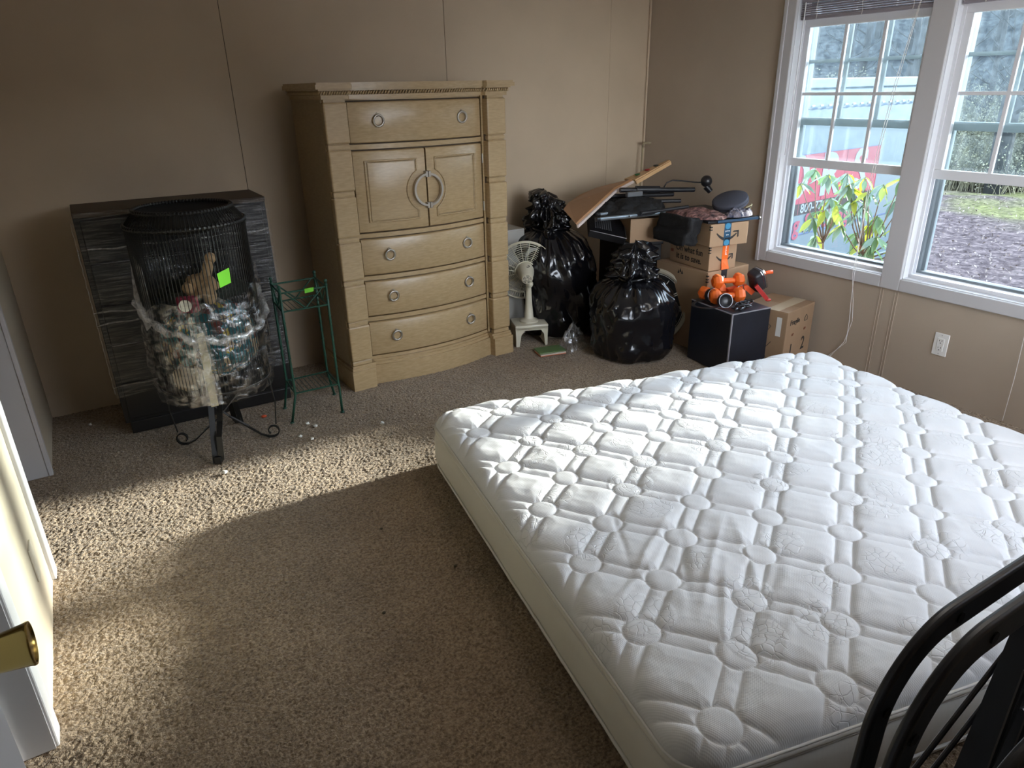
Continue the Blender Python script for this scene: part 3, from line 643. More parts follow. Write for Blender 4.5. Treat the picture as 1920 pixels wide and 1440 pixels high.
# ------------------------------------------------------------------ wire basket plant stand full of soft things, wrapped in film
def build_basket():
    cx_, cy_ = 0.36, 3.215
    root = thing('wire_basket_stand', 'tall round black wire basket on a scrolled iron stand, half wrapped in clear film', 'basket stand', (cx_, cy_, 0))
    Mw = mat('black_wire', (0.006, 0.006, 0.006), 0.45)
    R = 0.232; z0, z1, z2 = 0.325, 1.035, 1.092; rt = 0.188
    g = MB()
    for k in range(96):
        a = 2*PI*k/96; c, s_ = math.cos(a), math.sin(a)
        g.tube([(R*0.97*c, R*0.97*s_, z0), (R*c, R*s_, z0+0.03), (R*c, R*s_, 0.66), (R*c, R*s_, z1), (rt*c, rt*s_, z2)], 0.0020, 4)
    o_ = g.build('basket_wires', Mw, root); o_['kind'] = 'stuff'
    def ring(r, z, t, name='hoop', seg=64):
        MB().tube([(r*math.cos(2*PI*k/seg), r*math.sin(2*PI*k/seg), z) for k in range(seg)], t, 6, closed=True).build(name, Mw, root, smooth='all')
    ring(R, z1, 0.006); ring(rt, z2, 0.006, 'rim'); ring(R+0.002, z0+0.012, 0.005); ring(R*0.6, z0, 0.003); ring(R, 0.66, 0.0025)
    # wrapped-wire beading on the two upper hoops
    g = MB()
    for r, z in ((R, z1), (rt, z2)):
        for k in range(84): a = 2*PI*k/84; g.ball((r*math.cos(a), r*math.sin(a), z), 0.0095, 6)
    q = g.build('wire_knots', Mw, root); q['kind'] = 'stuff'
    MB().lathe([(0.001, z0+0.004), (R*0.97, z0+0.004), (R*0.97, z0-0.002), (0.001, z0-0.002)], 48).build('base_plate', Mw, root)
    # open top filled by a dark disc sunk inside the rim
    MB().lathe([(0.001, z1-0.05), (0.10, z1-0.035), (rt-0.004, z2-0.004), (rt-0.002, z2-0.006), (0.10, z1-0.041), (0.001, z1-0.056)], 48).build('top_dish', mat('dark_disc', (0.006, 0.006, 0.006), 0.7), root, smooth='all')
    # stand: two flat-bar V legs and two scroll feet
    def leg(p, ang):
        c, s_ = math.cos(ang), math.sin(ang)
        def Q(r, z, t=0): return (p*r*c - t*s_, p*r*s_ + t*c, z)
        m = MB().tube([Q(0.10, 0.30, -0.012), Q(0.20, 0.04, -0.012), Q(0.21, 0.002, -0.012)], 0, flat=(0.024, 0.004))
        m.tube([Q(0.04, 0.29, 0.016), Q(0.13, 0.17, 0.016), Q(0.185, 0.12, 0.016), Q(0.205, 0.02, 0.014), Q(0.213, 0.002, 0.0)], 0, flat=(0.024, 0.004))
        m.box((Q(0.208, 0.02)[0], Q(0.208, 0.02)[1], 0.018), (0.02, 0.03, 0.034), Matrix.Rotation(ang, 3, 'Z'), bev=0.003)
        m.build('leg', Mw, root)
    leg(1, math.radians(-113)); leg(1, math.radians(67))
    for a in (math.radians(-19), math.radians(155)):
        c, s_ = math.cos(a), math.sin(a)
        pts = [(0.02*c, 0.02*s_, 0.135), (0.09*c, 0.09*s_, 0.075), (0.15*c, 0.15*s_, 0.022), (0.185*c, 0.185*s_, 0.006)]
        rc = 0.030
        for i in range(15):
            t = -PI/2+i/14*PI*1.75; rr = rc*(1-0.35*i/14); r_ = 0.205+rr*math.cos(t); pts.append((r_*c, r_*s_, 0.006+rc+rr*math.sin(t)))
        MB().tube(pts, 0, flat=(0.014, 0.005)).build('scroll_foot', Mw, root)
        MB().tube([(0.225*c, 0.225*s_, 0.30), (0.235*c, 0.235*s_, 0.18), (0.222*c, 0.222*s_, 0.068)], 0.0035, 6).build('stay', Mw, root)
        MB().tube([(-0.13*c, -0.13*s_, 0.30), (0.02*c, 0.02*s_, 0.135), (0.10*c, 0.10*s_, 0.072)], 0, flat=(0.012, 0.004)).build('brace', mat('grey_steel', (0.10, 0.10, 0.105), 0.35, metal=0.4), root)
    # stretch film shell with sagging twisted collar
    F = mat_film('basket_film', 0.03, 0.46, 16, (1.4, 1.4, 2.2), white=0.06, bump=1.0, rough=0.08)
    nu, nz = 110, 46; X = np.zeros((nu, nz)); Y = X.copy(); Z = X.copy()
    for i in range(nu):
        a = 2*PI*i/(nu-1)
        front = 0.5-0.5*math.cos(a+math.radians(60)+PI)  # toward the camera
        top = 0.80 + 0.075*math.sin(a*1+0.6) + 0.04*math.sin(a*3+1)+0.02*math.sin(a*7)
        for k in range(nz):
            t = k/(nz-1); z = 0.285+(top-0.285)*t
            fold = noise.noise(Vector((math.cos(a)*3, math.sin(a)*3, z*9)))*0.016 + noise.noise(Vector((math.cos(a)*9, math.sin(a)*9, z*5)))*0.009
            r = R+0.010+abs(fold)+0.012*math.sin(PI*t)
            if t > 0.9: r += 0.014*(t-0.9)*10*noise.noise(Vector((a*2.4, 0, 2)))*2
            if k == 0: r = R*0.93
            X[i, k] = r*math.cos(a); Y[i, k] = r*math.sin(a); Z[i, k] = z
    grid_mesh('stretch_film', X, Y, Z, F, root)
    Fr = mat_film('film_collar', 0.12, 0.75, 40, (1, 1, 1), white=0.4, bump=1.0, rough=0.15)
    pts = []; rs = []
    for i in range(70):
        t = i/69; a = math.radians(-172+ 200*t); z = 0.745 - 0.17*math.sin(PI*t)**0.8 + 0.008*math.sin(i*0.8)
        r = R+0.022+0.004*math.sin(i*1.3); pts.append((r*math.cos(a), r*math.sin(a), z)); rs.append(0.011+0.006*abs(math.sin(i*0.37))+0.003*math.sin(i*1.9))
    MB().tube(pts, 0.01, 8, rs=rs).build('twisted_film_collar', Fr, root, smooth='all')
    # vertical bunch of film over a cream band, down the front
    am = math.radians(-104); n = 26; X = np.zeros((9, n)); Y = X.copy(); Z = X.copy()
    for i in range(9):
        for k in range(n):
            a = am+(i-4)/4*(0.17-0.05*k/n); z = 0.30+0.36*k/(n-1); r = R+0.020+0.004*math.sin(k*1.3+i*2.0)
            X[i, k] = r*math.cos(a); Y[i, k] = r*math.sin(a); Z[i, k] = z
    grid_mesh('bunched_film', X, Y, Z, Fr, root)
    pts = [((R+0.012)*math.cos(am+0.02), (R+0.012)*math.sin(am+0.02), z) for z in (0.292, 0.45, 0.62)]
    MB().tube(pts, 0, flat=(0.03, 0.002)).build('cream_band', mat('cream_cloth', (0.42, 0.37, 0.24), 0.9), root)
    # film flare caught toward the dresser on the left
    pts = [Vector((-0.21, 0.05, 0.90)), Vector((-0.25, -0.03, 0.80)), Vector((-0.25, -0.08, 0.70)), Vector((-0.22, -0.12, 0.62)), Vector((-0.20, -0.02, 0.66))]
    MB().slab([(-0.225, 0.07, 0.925), (-0.20, -0.01, 0.87), (-0.20, -0.11, 0.66), (-0.235, -0.08, 0.62), (-0.25, 0.0, 0.75)], 0.002).build('film_flap', mat_film('film_flap', 0.15, 0.6, 40, white=0.4), root)
    # green tape
    a = math.radians(-74); r = R+0.036
    def Pt(da, z): return (r*math.cos(a+da), r*math.sin(a+da), z)
    MB().slab([Pt(-0.09, 0.800), Pt(0.09, 0.812), Pt(0.10, 0.873), Pt(-0.10, 0.858)], 0.0015).build('green_tape', mat('green_tape', (0.16, 0.60, 0.02), 0.45), root)
    # ---- contents (each a thing of its own)
    def blob(name, c, rad, m, seed, amp=0.25, sub=4, rot=(0, 0, 0)):
        b = bmesh.new(); bmesh.ops.create_icosphere(b, subdivisions=sub, radius=1.0)
        for v in b.verts:
            p = v.co.copy(); q = 1+amp*noise.noise(p*1.7+Vector((seed, 0, 0)))+amp*0.45*noise.noise(p*4.5+Vector((0, seed, 0)))
            v.co = Vector((p.x*rad[0]*q, p.y*rad[1]*q, p.z*rad[2]*q))
        bmesh.ops.rotate(b, cent=(0, 0, 0), matrix=Euler(rot).to_matrix(), verts=b.verts)
        me = bpy.data.meshes.new(name); b.to_mesh(me); b.free()
        return link(name, me, m, None, 'all', loc=c)
    # patterned blanket material: patches of teal, cream, rust, yellow
    m = bpy.data.materials.new('patterned_fleece'); m.use_nodes = True; n_ = m.node_tree.nodes; L = m.node_tree.links; p = n_['Principled BSDF']
    p.inputs['Roughness'].default_value = 0.95
    tc = n_.new('ShaderNodeTexCoord'); v = n_.new('ShaderNodeTexVoronoi'); v.inputs['Scale'].default_value = 34
    nn = n_.new('ShaderNodeTexNoise'); nn.inputs['Scale'].default_value = 22; L.new(tc.outputs['Object'], nn.inputs['Vector'])
    ad = n_.new('ShaderNodeVectorMath'); ad.operation = 'MULTIPLY_ADD'; ad.inputs[1].default_value = (0.05, 0.05, 0.05)
    L.new(nn.outputs['Color'], ad.inputs[0]); L.new(tc.outputs['Object'], ad.inputs[2]); L.new(ad.outputs[0], v.inputs['Vector'])
    sp = n_.new('ShaderNodeSeparateColor'); L.new(v.outputs['Color'], sp.inputs[0])
    r_ = n_.new('ShaderNodeValToRGB'); r_.color_ramp.interpolation = 'CONSTANT'; el = r_.color_ramp.elements
    el[0].position = 0; el[0].color = (0.012, 0.09, 0.10, 1); el[1].position = 0.42; el[1].color = (0.02, 0.15, 0.17, 1)
    for pos, col in ((0.55, (0.12, 0.03, 0.02)), (0.66, (0.34, 0.26, 0.16)), (0.78, (0.05, 0.06, 0.07)), (0.88, (0.36, 0.27, 0.03)), (0.94, (0.45, 0.45, 0.42))):
        e = el.new(pos); e.color = (*col, 1)
    L.new(sp.outputs[0], r_.inputs['Fac']); L.new(r_.outputs[0], p.inputs['Base Color'])
    tag(blob('folded_blanket', (cx_+0.005, cy_+0.01, 0.515), (0.208, 0.205, 0.175), m, 3.1, 0.10), 'teal patterned fleece blanket stuffed in the lower wire basket', 'blanket')
    Md = mat('dark_green_cloth', (0.03, 0.035, 0.028), 0.95, bump=0.6, bscale=30, bdist=0.01)
    tag(blob('bundled_cloth', (cx_+0.02, cy_+0.03, 0.735), (0.165, 0.15, 0.055), Md, 8.2, 0.3), 'dark green cloth bundled on top of the patterned blanket', 'cloth')
    Mt = mat('tan_plush', (0.42, 0.29, 0.16), 0.95, bump=0.6, bscale=120, bdist=0.004, var=0.15, vscale=20)
    t = thing('plush_toy', 'tan plush toy with one arm raised inside the wire basket', 'plush toy', (cx_+0.0, cy_-0.11, 0.785))
    tb = blob('plush_body', (0, 0, 0), (0.065, 0.05, 0.05), Mt, 5.5, 0.25); tb.parent = t
    pts = [(0.01, 0.0, 0.0), (0.03, 0.0, 0.05), (0.045, 0, 0.09), (0.06, 0, 0.115)]
    MB().tube(pts, 0.02, 12, rs=[0.032, 0.022, 0.02, 0.016]).ball((0.055, 0, 0.108), 0.023, 14).build('plush_arm', Mt, t, smooth='all')
    MB().ball((-0.05, -0.02, 0.0), 0.028, 12).ball((0.02, -0.03, -0.04), 0.03, 12, sc=(1, 1, 1.3)).build('plush_leg', Mt, t, smooth='all')
    Mr = mat('maroon_knit', (0.22, 0.025, 0.05), 0.9, bump=0.5, bscale=140, bdist=0.003)
    k = thing('knitted_pouch', 'maroon knitted pouch with a big round white button inside the film', 'pouch', (cx_-0.075, cy_-0.195, 0.735), math.radians(-20))
    MB().box((0, 0, 0), (0.085, 0.03, 0.07), bev=0.012).build('pouch_body', Mr, k, smooth=True)
    MB().cone((-0.005, -0.016, 0.0), (-0.005, -0.023, 0.0), 0.025, 0.024, 24).build('button', mat('cream_button', (0.70, 0.68, 0.60), 0.4), k)
    Mc = mat('cream_plush', (0.55, 0.47, 0.36), 0.95, bump=0.5, bscale=100, bdist=0.004)
    tag(blob('plush_cushion', (cx_-0.09, cy_-0.11, 0.400), (0.095, 0.075, 0.06), Mc, 1.3, 0.2), 'cream plush cushion low at the front left inside the basket', 'cushion')
build_basket()

# ------------------------------------------------------------------ green bamboo-style metal stand
def build_green_stand():
    root = thing('metal_plant_stand', 'small green metal stand with bamboo-style posts and two wire shelves', 'plant stand', (0.82, 3.365, 0))
    Mg = mat('green_enamel', (0.010, 0.060, 0.038), 0.4, var=0.2, vscale=14)
    T = {(-1, -1): (-0.113, -0.095), (1, -1): (0.107, -0.098), (-1, 1): (-0.105, 0.097), (1, 1): (0.113, 0.105)}
    F_ = {(-1, -1): (-0.150, -0.105), (1, -1): (0.102+0.0, -0.124), (-1, 1): (-0.136, 0.09), (1, 1): (0.14, 0.12)}
    for k, (tx, ty) in T.items():
        fx, fy = F_[k]; pts = [(fx, fy, 0.0), (tx*1.02, ty*1.02, 0.13), (tx, ty, 0.16)] + [(tx, ty, z) for z in (0.35, 0.5, 0.68)]
        leg = MB().tube(pts, 0.0062, 8).build('post', Mg, root, smooth='all')
        g = MB()
        for z in (0.14, 0.24, 0.33, 0.42, 0.51, 0.60, 0.665): g.ball((tx, ty, z), 0.0085, 8, sc=(1, 1, 0.6))
        g.build('bamboo_joints', Mg, leg, smooth='all')['kind'] = 'stuff'
        MB().ball((tx, ty, 0.684), 0.009, 8).build('finial', Mg, leg, smooth='all'); MB().cone((fx, fy, -0.002), (fx, fy, 0.004), 0.011, 0.009, 10).build('foot', Mg, leg)
    def bar(a, b, r=0.0045, name='rail'): MB().tube([a, b], r, 6).build(name, Mg, root)
    c = [T[(-1, -1)], T[(1, -1)], T[(1, 1)], T[(-1, 1)]]
    for z in (0.145, 0.565, 0.655):
        for (xa, ya), (xb, yb) in zip(c, c[1:]+c[:1]): bar((xa, ya, z), (xb, yb, z))
    for (xa, ya), (xb, yb) in zip(c, c[1:]+c[:1]):
        mx, my = (xa+xb)/2, (ya+yb)/2
        bar((xa*0.8+mx*0.2, ya*0.8+my*0.2, 0.652), (mx, my, 0.568), 0.0038, 'lattice_bar'); bar((xb*0.8+mx*0.2, yb*0.8+my*0.2, 0.652), (mx, my, 0.568), 0.0038, 'lattice_bar')
    for z in (0.147, 0.567):
        wv = None
        for i in range(1, 10):
            x = -0.11+0.22*i/10
            if wv is None: wv = MB().tube([(0, -0.098, 0), (0, 0.10, 0)], 0.0018, 5).build('shelf_wire', Mg, root, loc=(x, 0, z)); f0 = wv
            else: dup(f0, root, location=(x, 0, z))
    MB().slab([(0.0, -0.104, 0.662), (0.045, -0.104, 0.664), (0.043, -0.105, 0.644), (0.0, -0.105, 0.640)], 0.001).build('green_tape', mat('green_tape', (0.16, 0.60, 0.02), 0.45), root)
build_green_stand()

# ------------------------------------------------------------------ desk fan seen from behind
def build_fan():
    root = thing('desk_fan', 'off-white oscillating desk fan seen from behind, beside the chest', 'fan', (2.295, 3.60, 0), math.radians(-20))
    Mf = mat('aged_white_plastic', (0.60, 0.56, 0.44), 0.38)
    # base with arched underside
    arch = [(-0.10, 0.0), (-0.105, 0.12), (-0.10, 0.138), (0.10, 0.138), (0.105, 0.12), (0.10, 0.0), (0.086, 0.0), (0.080, 0.075), (0.06, 0.105), (-0.045, 0.105), (-0.068, 0.075), (-0.080, 0.0)]
    g = MB(); g.prism(arch, 'y', -0.085, -0.076); g.prism(arch, 'y', 0.076, 0.085); g.bb((-0.10, -0.085, 0.110), (0.10, 0.085, 0.138))
    g.bb((-0.103, -0.08, 0.0), (-0.09, 0.08, 0.125)); g.bb((0.09, -0.08, 0.0), (0.103, 0.08, 0.125))
    b_ = g.build('base', Mf, root, smooth=True)
    MB().bb((-0.108, -0.09, 0.120), (0.108, 0.09, 0.142), bev=0.010).build('base_top', Mf, root, smooth=True)
    MB().lathe([(0.062, 0.138), (0.060, 0.150), (0.035, 0.162), (0.030, 0.168), (0.022, 0.26), (0.017, 0.36), (0.017, 0.385)], 28).build('column', Mf, root, smooth=True)
    # head: axis local +y is the front (away), tilted up
    ax = Euler((math.radians(14), 0, math.radians(-6))).to_matrix(); hc = Vector((-0.015, 0.035, 0.472))
    q = (ax @ Vector((0, 1, 0))).to_track_quat('Z', 'Y').to_matrix().to_4x4(); Mx = Matrix.Translation(hc) @ q
    MB().lathe([(0.001, -0.135), (0.030, -0.135), (0.036, -0.128), (0.040, -0.10), (0.050, -0.06), (0.056, -0.02), (0.056, 0.0), (0.05, 0.006), (0.001, 0.006)], 28, Mx).build('motor_housing', Mf, root, smooth=True)
    MB().ball((0.0, -0.025, 0.392), 0.026, 14, sc=(0.9, 1.3, 1)).build('tilt_joint', Mf, root, smooth='all')
    Md = mat('dark_slot', (0.02, 0.02, 0.02), 0.7)
    g = MB()
    for r in (0.010, 0.017, 0.024):
        for k in range(5):
            a0 = 2*PI*k/5; pts = [Mx @ Vector((r*math.cos(a0+t*0.9), r*math.sin(a0+t*0.9), -0.1355)) for t in (0, .25, .5, .75, 1)]
            g.tube(pts, 0.0016, 4)
    g.build('vent_slots', Md, root)
    MB().tube([Mx @ Vector((-0.01+0.012*math.cos(t), 0.049, -0.06+0.012*math.sin(t))) for t in (0.8, 1.5, 2.5, 3.5, 4.5, 5.4)], 0.002, 5).build('cord_hook', Md, root)
    R = 0.174
    def prof(r): t = r/R; return -0.045*(1-t**2.2)+0.02
    g = MB()
    for r in np.linspace(0.062, R-0.006, 11):
        g.tube([Mx @ Vector((r*math.cos(2*PI*k/56), r*math.sin(2*PI*k/56), prof(r))) for k in range(56)], 0.0017, 4, closed=True)
    q1 = g.build('grille_rings', Mf, root, smooth='all'); q1['kind'] = 'stuff'
    g = MB()
    for k in range(18):
        a = 2*PI*k/18; g.tube([Mx @ Vector((r*math.cos(a), r*math.sin(a), prof(r)-0.001)) for r in (0.055, 0.09, 0.13, R)], 0.0022, 4)
    q2 = g.build('grille_spokes', Mf, root, smooth='all'); q2['kind'] = 'stuff'
    MB().tube([Mx @ Vector((R*math.cos(2*PI*k/64), R*math.sin(2*PI*k/64), 0.022)) for k in range(64)], 0.007, 6, closed=True).build('guard_rim', Mf, root, smooth='all')
    MB().tube([Mx @ Vector((0.062*math.cos(2*PI*k/40), 0.062*math.sin(2*PI*k/40), -0.022)) for k in range(40)], 0.005, 6, closed=True).build('inner_rim', Mf, root, smooth='all')
    # top handle with slots and front rings behind
    g = MB()
    for k in range(13):
        a = math.radians(62+56*k/12); g.tube([Mx @ Vector((r*math.cos(a), -r*math.sin(a), 0.0)) for r in (R-0.01, R+0.028)], 0.0022, 4)
    g.build('handle_slats', Mf, root)
    MB().tube([Mx @ Vector(((R+0.030)*math.cos(math.radians(58+64*k/14)), -(R+0.030)*math.sin(math.radians(58+64*k/14)), 0.0)) for k in range(15)], 0.0, flat=(0.03, 0.006)).build('carry_handle', Mf, root)
    g = MB()
    for r in np.linspace(0.05, R-0.006, 8): g.tube([Mx @ Vector((r*math.cos(2*PI*k/48), r*math.sin(2*PI*k/48), 0.055-0.03*(r/R)**2)) for k in range(48)], 0.0015, 4, closed=True)
    q3 = g.build('front_grille', Mf, root); q3['kind'] = 'stuff'
    Mbl = mat('fan_blade', (0.40, 0.41, 0.40), 0.4)
    for k in range(4):
        a = 2*PI*k/4+0.4; P_ = []
        for i in range(9):
            t = i/8; P_.append(Mx @ Vector(((0.02+0.12*t)*math.cos(a+0.1), (0.02+0.12*t)*math.sin(a+0.1), 0.025)))
        pl = [Mx @ Vector((r*math.cos(a+w_), r*math.sin(a+w_), 0.025+0.012*w_)) for r, w_ in ((0.02, -0.2), (0.09, -0.35), (0.14, -0.2), (0.148, 0.15), (0.13, 0.5), (0.08, 0.55), (0.02, 0.4))]
        MB().slab(pl, 0.003).build('blade', Mbl, root)
    MB().tube([(0.10, 0.05, 0.02), (0.16, 0.02, 0.006), (0.20, 0.0, 0.02), (0.19, -0.01, 0.09), (0.165, -0.01, 0.13), (0.15, 0.0, 0.10), (0.17, 0.01, 0.04), (0.20, 0.02, 0.012)], 0.003, 6).build('power_cord', Mf, root, smooth='all')
build_fan()

# ------------------------------------------------------------------ rubbish bags
def poly_bag(name, label, loc, rad, hs, knot, seed, squash=(1, 1), lean=(0, 0), wing=1.0):
    """hs = shoulder height, knot = top height; pleated neck and a flared tied top"""
    m = mat('black_bin_liner', (0.0055, 0.0055, 0.0075), 0.17, bump=0.35, bscale=6, bdist=0.035, detail=3, coat=0.25, rvar=0.08, vscale=6)
    root = thing(name, label, 'garbage bag', (*loc, 0))
    nu, nv = 132, 120; X = np.zeros((nu, nv)); Y = X.copy(); Z = X.copy()
    prof = [(0, 0.0), (0.55, 0.0), (0.86, 0.02), (0.99, 0.16), (1.03, 0.36), (1.05, 0.62), (0.97, 0.80), (0.74, 0.94), (0.46, 1.0)]
    pr = np.array(prof); s_ = np.linspace(0, 1, len(pr)); 
    t = np.linspace(0, 1, nv); rr = np.interp(t, s_, pr[:, 0]); zz = np.interp(t, s_, pr[:, 1])
    ker = np.hanning(13); ker /= ker.sum()
    rr = np.convolve(np.pad(rr, 6, mode='edge'), ker, 'valid'); zz = np.convolve(np.pad(zz, 6, mode='edge'), ker, 'valid')
    rr[0] = 0
    for i in range(nu):
        a = 2*PI*i/(nu-1); c, s2 = math.cos(a), math.sin(a)
        for k in range(nv):
            z = zz[k]; r = rr[k]
            p = Vector((c*1.3+seed, s2*1.3, z*1.6))
            q = 1+0.16*noise.noise(p)+0.07*noise.noise(p*2.7)
            rg = 1-abs(noise.noise(Vector((c*2.6+seed*2, s2*2.6, z*2.2)))*2); rg2 = 1-abs(noise.noise(Vector((c*6+seed, s2*6, z*5)))*2)
            rg3 = 1-abs(noise.noise(Vector((c*11+seed, s2*11, z*11+c*4)))*2)
            vd = noise.voronoi(Vector((c*1.5+seed, s2*1.5, z*2.6+0.5*c)))[0]; vd2 = noise.voronoi(Vector((c*3.4+seed, s2*3.4+1, z*4.2)))[0]; q += 0.06*rg**3+0.10*min(0.8, vd[1]-vd[0])+0.07*min(0.6, vd2[1]-vd2[0])-0.06
            w_ = max(0, z-0.55)/0.45
            q += w_**1.5*(0.06*math.sin(a*11+5*noise.noise(Vector((c*2, s2*2, seed))))+0.04*math.sin(a*23+seed))
            x = r*q*rad*squash[0]*c + lean[0]*z*z; y = r*q*rad*squash[1]*s2 + lean[1]*z*z
            zo = z*hs + (0.02*noise.noise(Vector((x*6, y*6, seed)))*z if z > 0.02 else 0)
            X[i, k] = x; Y[i, k] = y; Z[i, k] = max(0.0, zo)
    grid_mesh('bag_body', X, Y, Z, m, root)
    # tied top: crumpled flare
    nu, nv = 90, 44; X = np.zeros((nu, nv)); Y = X.copy(); Z = X.copy(); hk = knot-hs
    for i in range(nu):
        a = 2*PI*i/(nu-1); c, s2 = math.cos(a), math.sin(a)
        for k in range(nv):
            t = k/(nv-1)
            r0 = rad*(0.47-0.07*math.sin(min(1, t/0.2)*PI)) if t < 0.2 else rad*(0.47-wing*0.10*(t-0.2)/0.8)
            pl = 1+(0.14*math.sin(a*7+seed)+0.10*math.sin(a*15))*(0.6+0.4*t)
            p = Vector((c*2+seed, s2*2, t*3)); r = r0*pl*(1+0.7*noise.noise(p)+0.4*noise.noise(p*2.3)+0.1*noise.noise(p*7))
            if t > 0.85: r *= max(0.04, 1-(t-0.85)/0.15*0.96)
            X[i, k] = r*c+lean[0]+lean[0]*0.5*t; Y[i, k] = r*s2+lean[1]+lean[1]*0.4*t; Z[i, k] = hs-0.02+hk*min(1.0, t*1.08)*(1+0.35*noise.noise(Vector((c*1.2, s2*1.2, seed))))
    grid_mesh('tied_top', X, Y, Z, m, root)
    MB().tube([(lean[0]+rad*0.42*math.cos(t), lean[1]+rad*0.42*math.sin(t), hs+hk*0.06+0.006*math.sin(3*t)) for t in np.linspace(0, 2*PI, 20)[:-1]], 0.010, 6, closed=True).build('tie', m, root, smooth='all')
    return root
poly_bag('garbage_bag', 'tall full black garbage bag standing behind the fan, tied near the wall', (2.595, 3.70), 0.268, 0.675, 0.915, 2.3, lean=(-0.055, 0.03), wing=1.15)
poly_bag('garbage_bag', 'squat black garbage bag on the carpet with a bright window glint', (2.695, 3.075), 0.246, 0.47, 0.69, 7.9, lean=(0.0, 0.0), wing=1.0)

# ------------------------------------------------------------------ cardboard boxes and the things piled on them
M_card = mat('cardboard', (0.37, 0.24, 0.14), 0.75, var=0.06, vscale=5, bump=0.1, bscale=60, stretch=(1, 1, 0.1), bdist=0.002)
M_card2 = mat('cardboard_dark', (0.30, 0.19, 0.11), 0.75, var=0.08, vscale=5)
M_ink = mat('black_ink', (0.02, 0.018, 0.016), 0.7)
M_inkr = mat('brown_ink', (0.20, 0.06, 0.03), 0.7)
M_orange_tape = mat('orange_tape', (0.85, 0.16, 0.02), 0.35)
M_blue_tape = mat('blue_tape', (0.02, 0.075, 0.14), 0.35)
M_dark_tape = mat('dark_tape', (0.03, 0.03, 0.035), 0.35)
M_whiteink = mat('white_print', (0.8, 0.8, 0.78), 0.5)
def carton(label, loc, rz, size, m=M_card, group=None, rag=0.002):
    """origin = near corner at the bottom; x to the right face, y away"""
    root = thing('cardboard_box', label, 'box', loc, rz, group); w, d, h = size
    MB().bb((0, 0, 0), (w, d, h-0.004), bev=0.003).build('box_body', m, root)
    for x0, x1 in ((0.001, w/2-0.001), (w/2+0.001, w-0.001)): MB().bb((x0, 0.001, h-0.005), (x1, d-0.001, h)).build('top_flap', m, root)
    return root
def smile(par, w, h, m, cx_=0.0, cz=0.0, s=0.05):
    """curved arrow printed on the near face (y=0)"""
    n = 14; up = []; lo = []
    for i in range(n+1):
        t = i/n; x = -1.0+1.88*t; zc = 0.52*x*x-0.42; th = 0.06+0.17*math.sin(PI*min(1, t*0.9+0.05)); sl_ = 1.04*x; q = math.hypot(1, sl_)
        up.append((cx_+(x-sl_/q*th/2)*s, cz+(zc+th/2/q)*s)); lo.append((cx_+(x+sl_/q*th/2)*s, cz+(zc-th/2/q)*s))
    MB().prism(up+lo[::-1], 'y', -0.0012, 0.0).build('printed_smile', m, par)
    A = [(0.50, 0.10), (0.62, 0.20), (1.08, 0.22), (1.10, -0.28), (0.98, -0.36), (0.95, 0.08)]
    MB().prism([(cx_+a*s, cz+b_*s) for a, b_ in A], 'y', -0.0012, 0.0).build('printed_arrow', m, par)
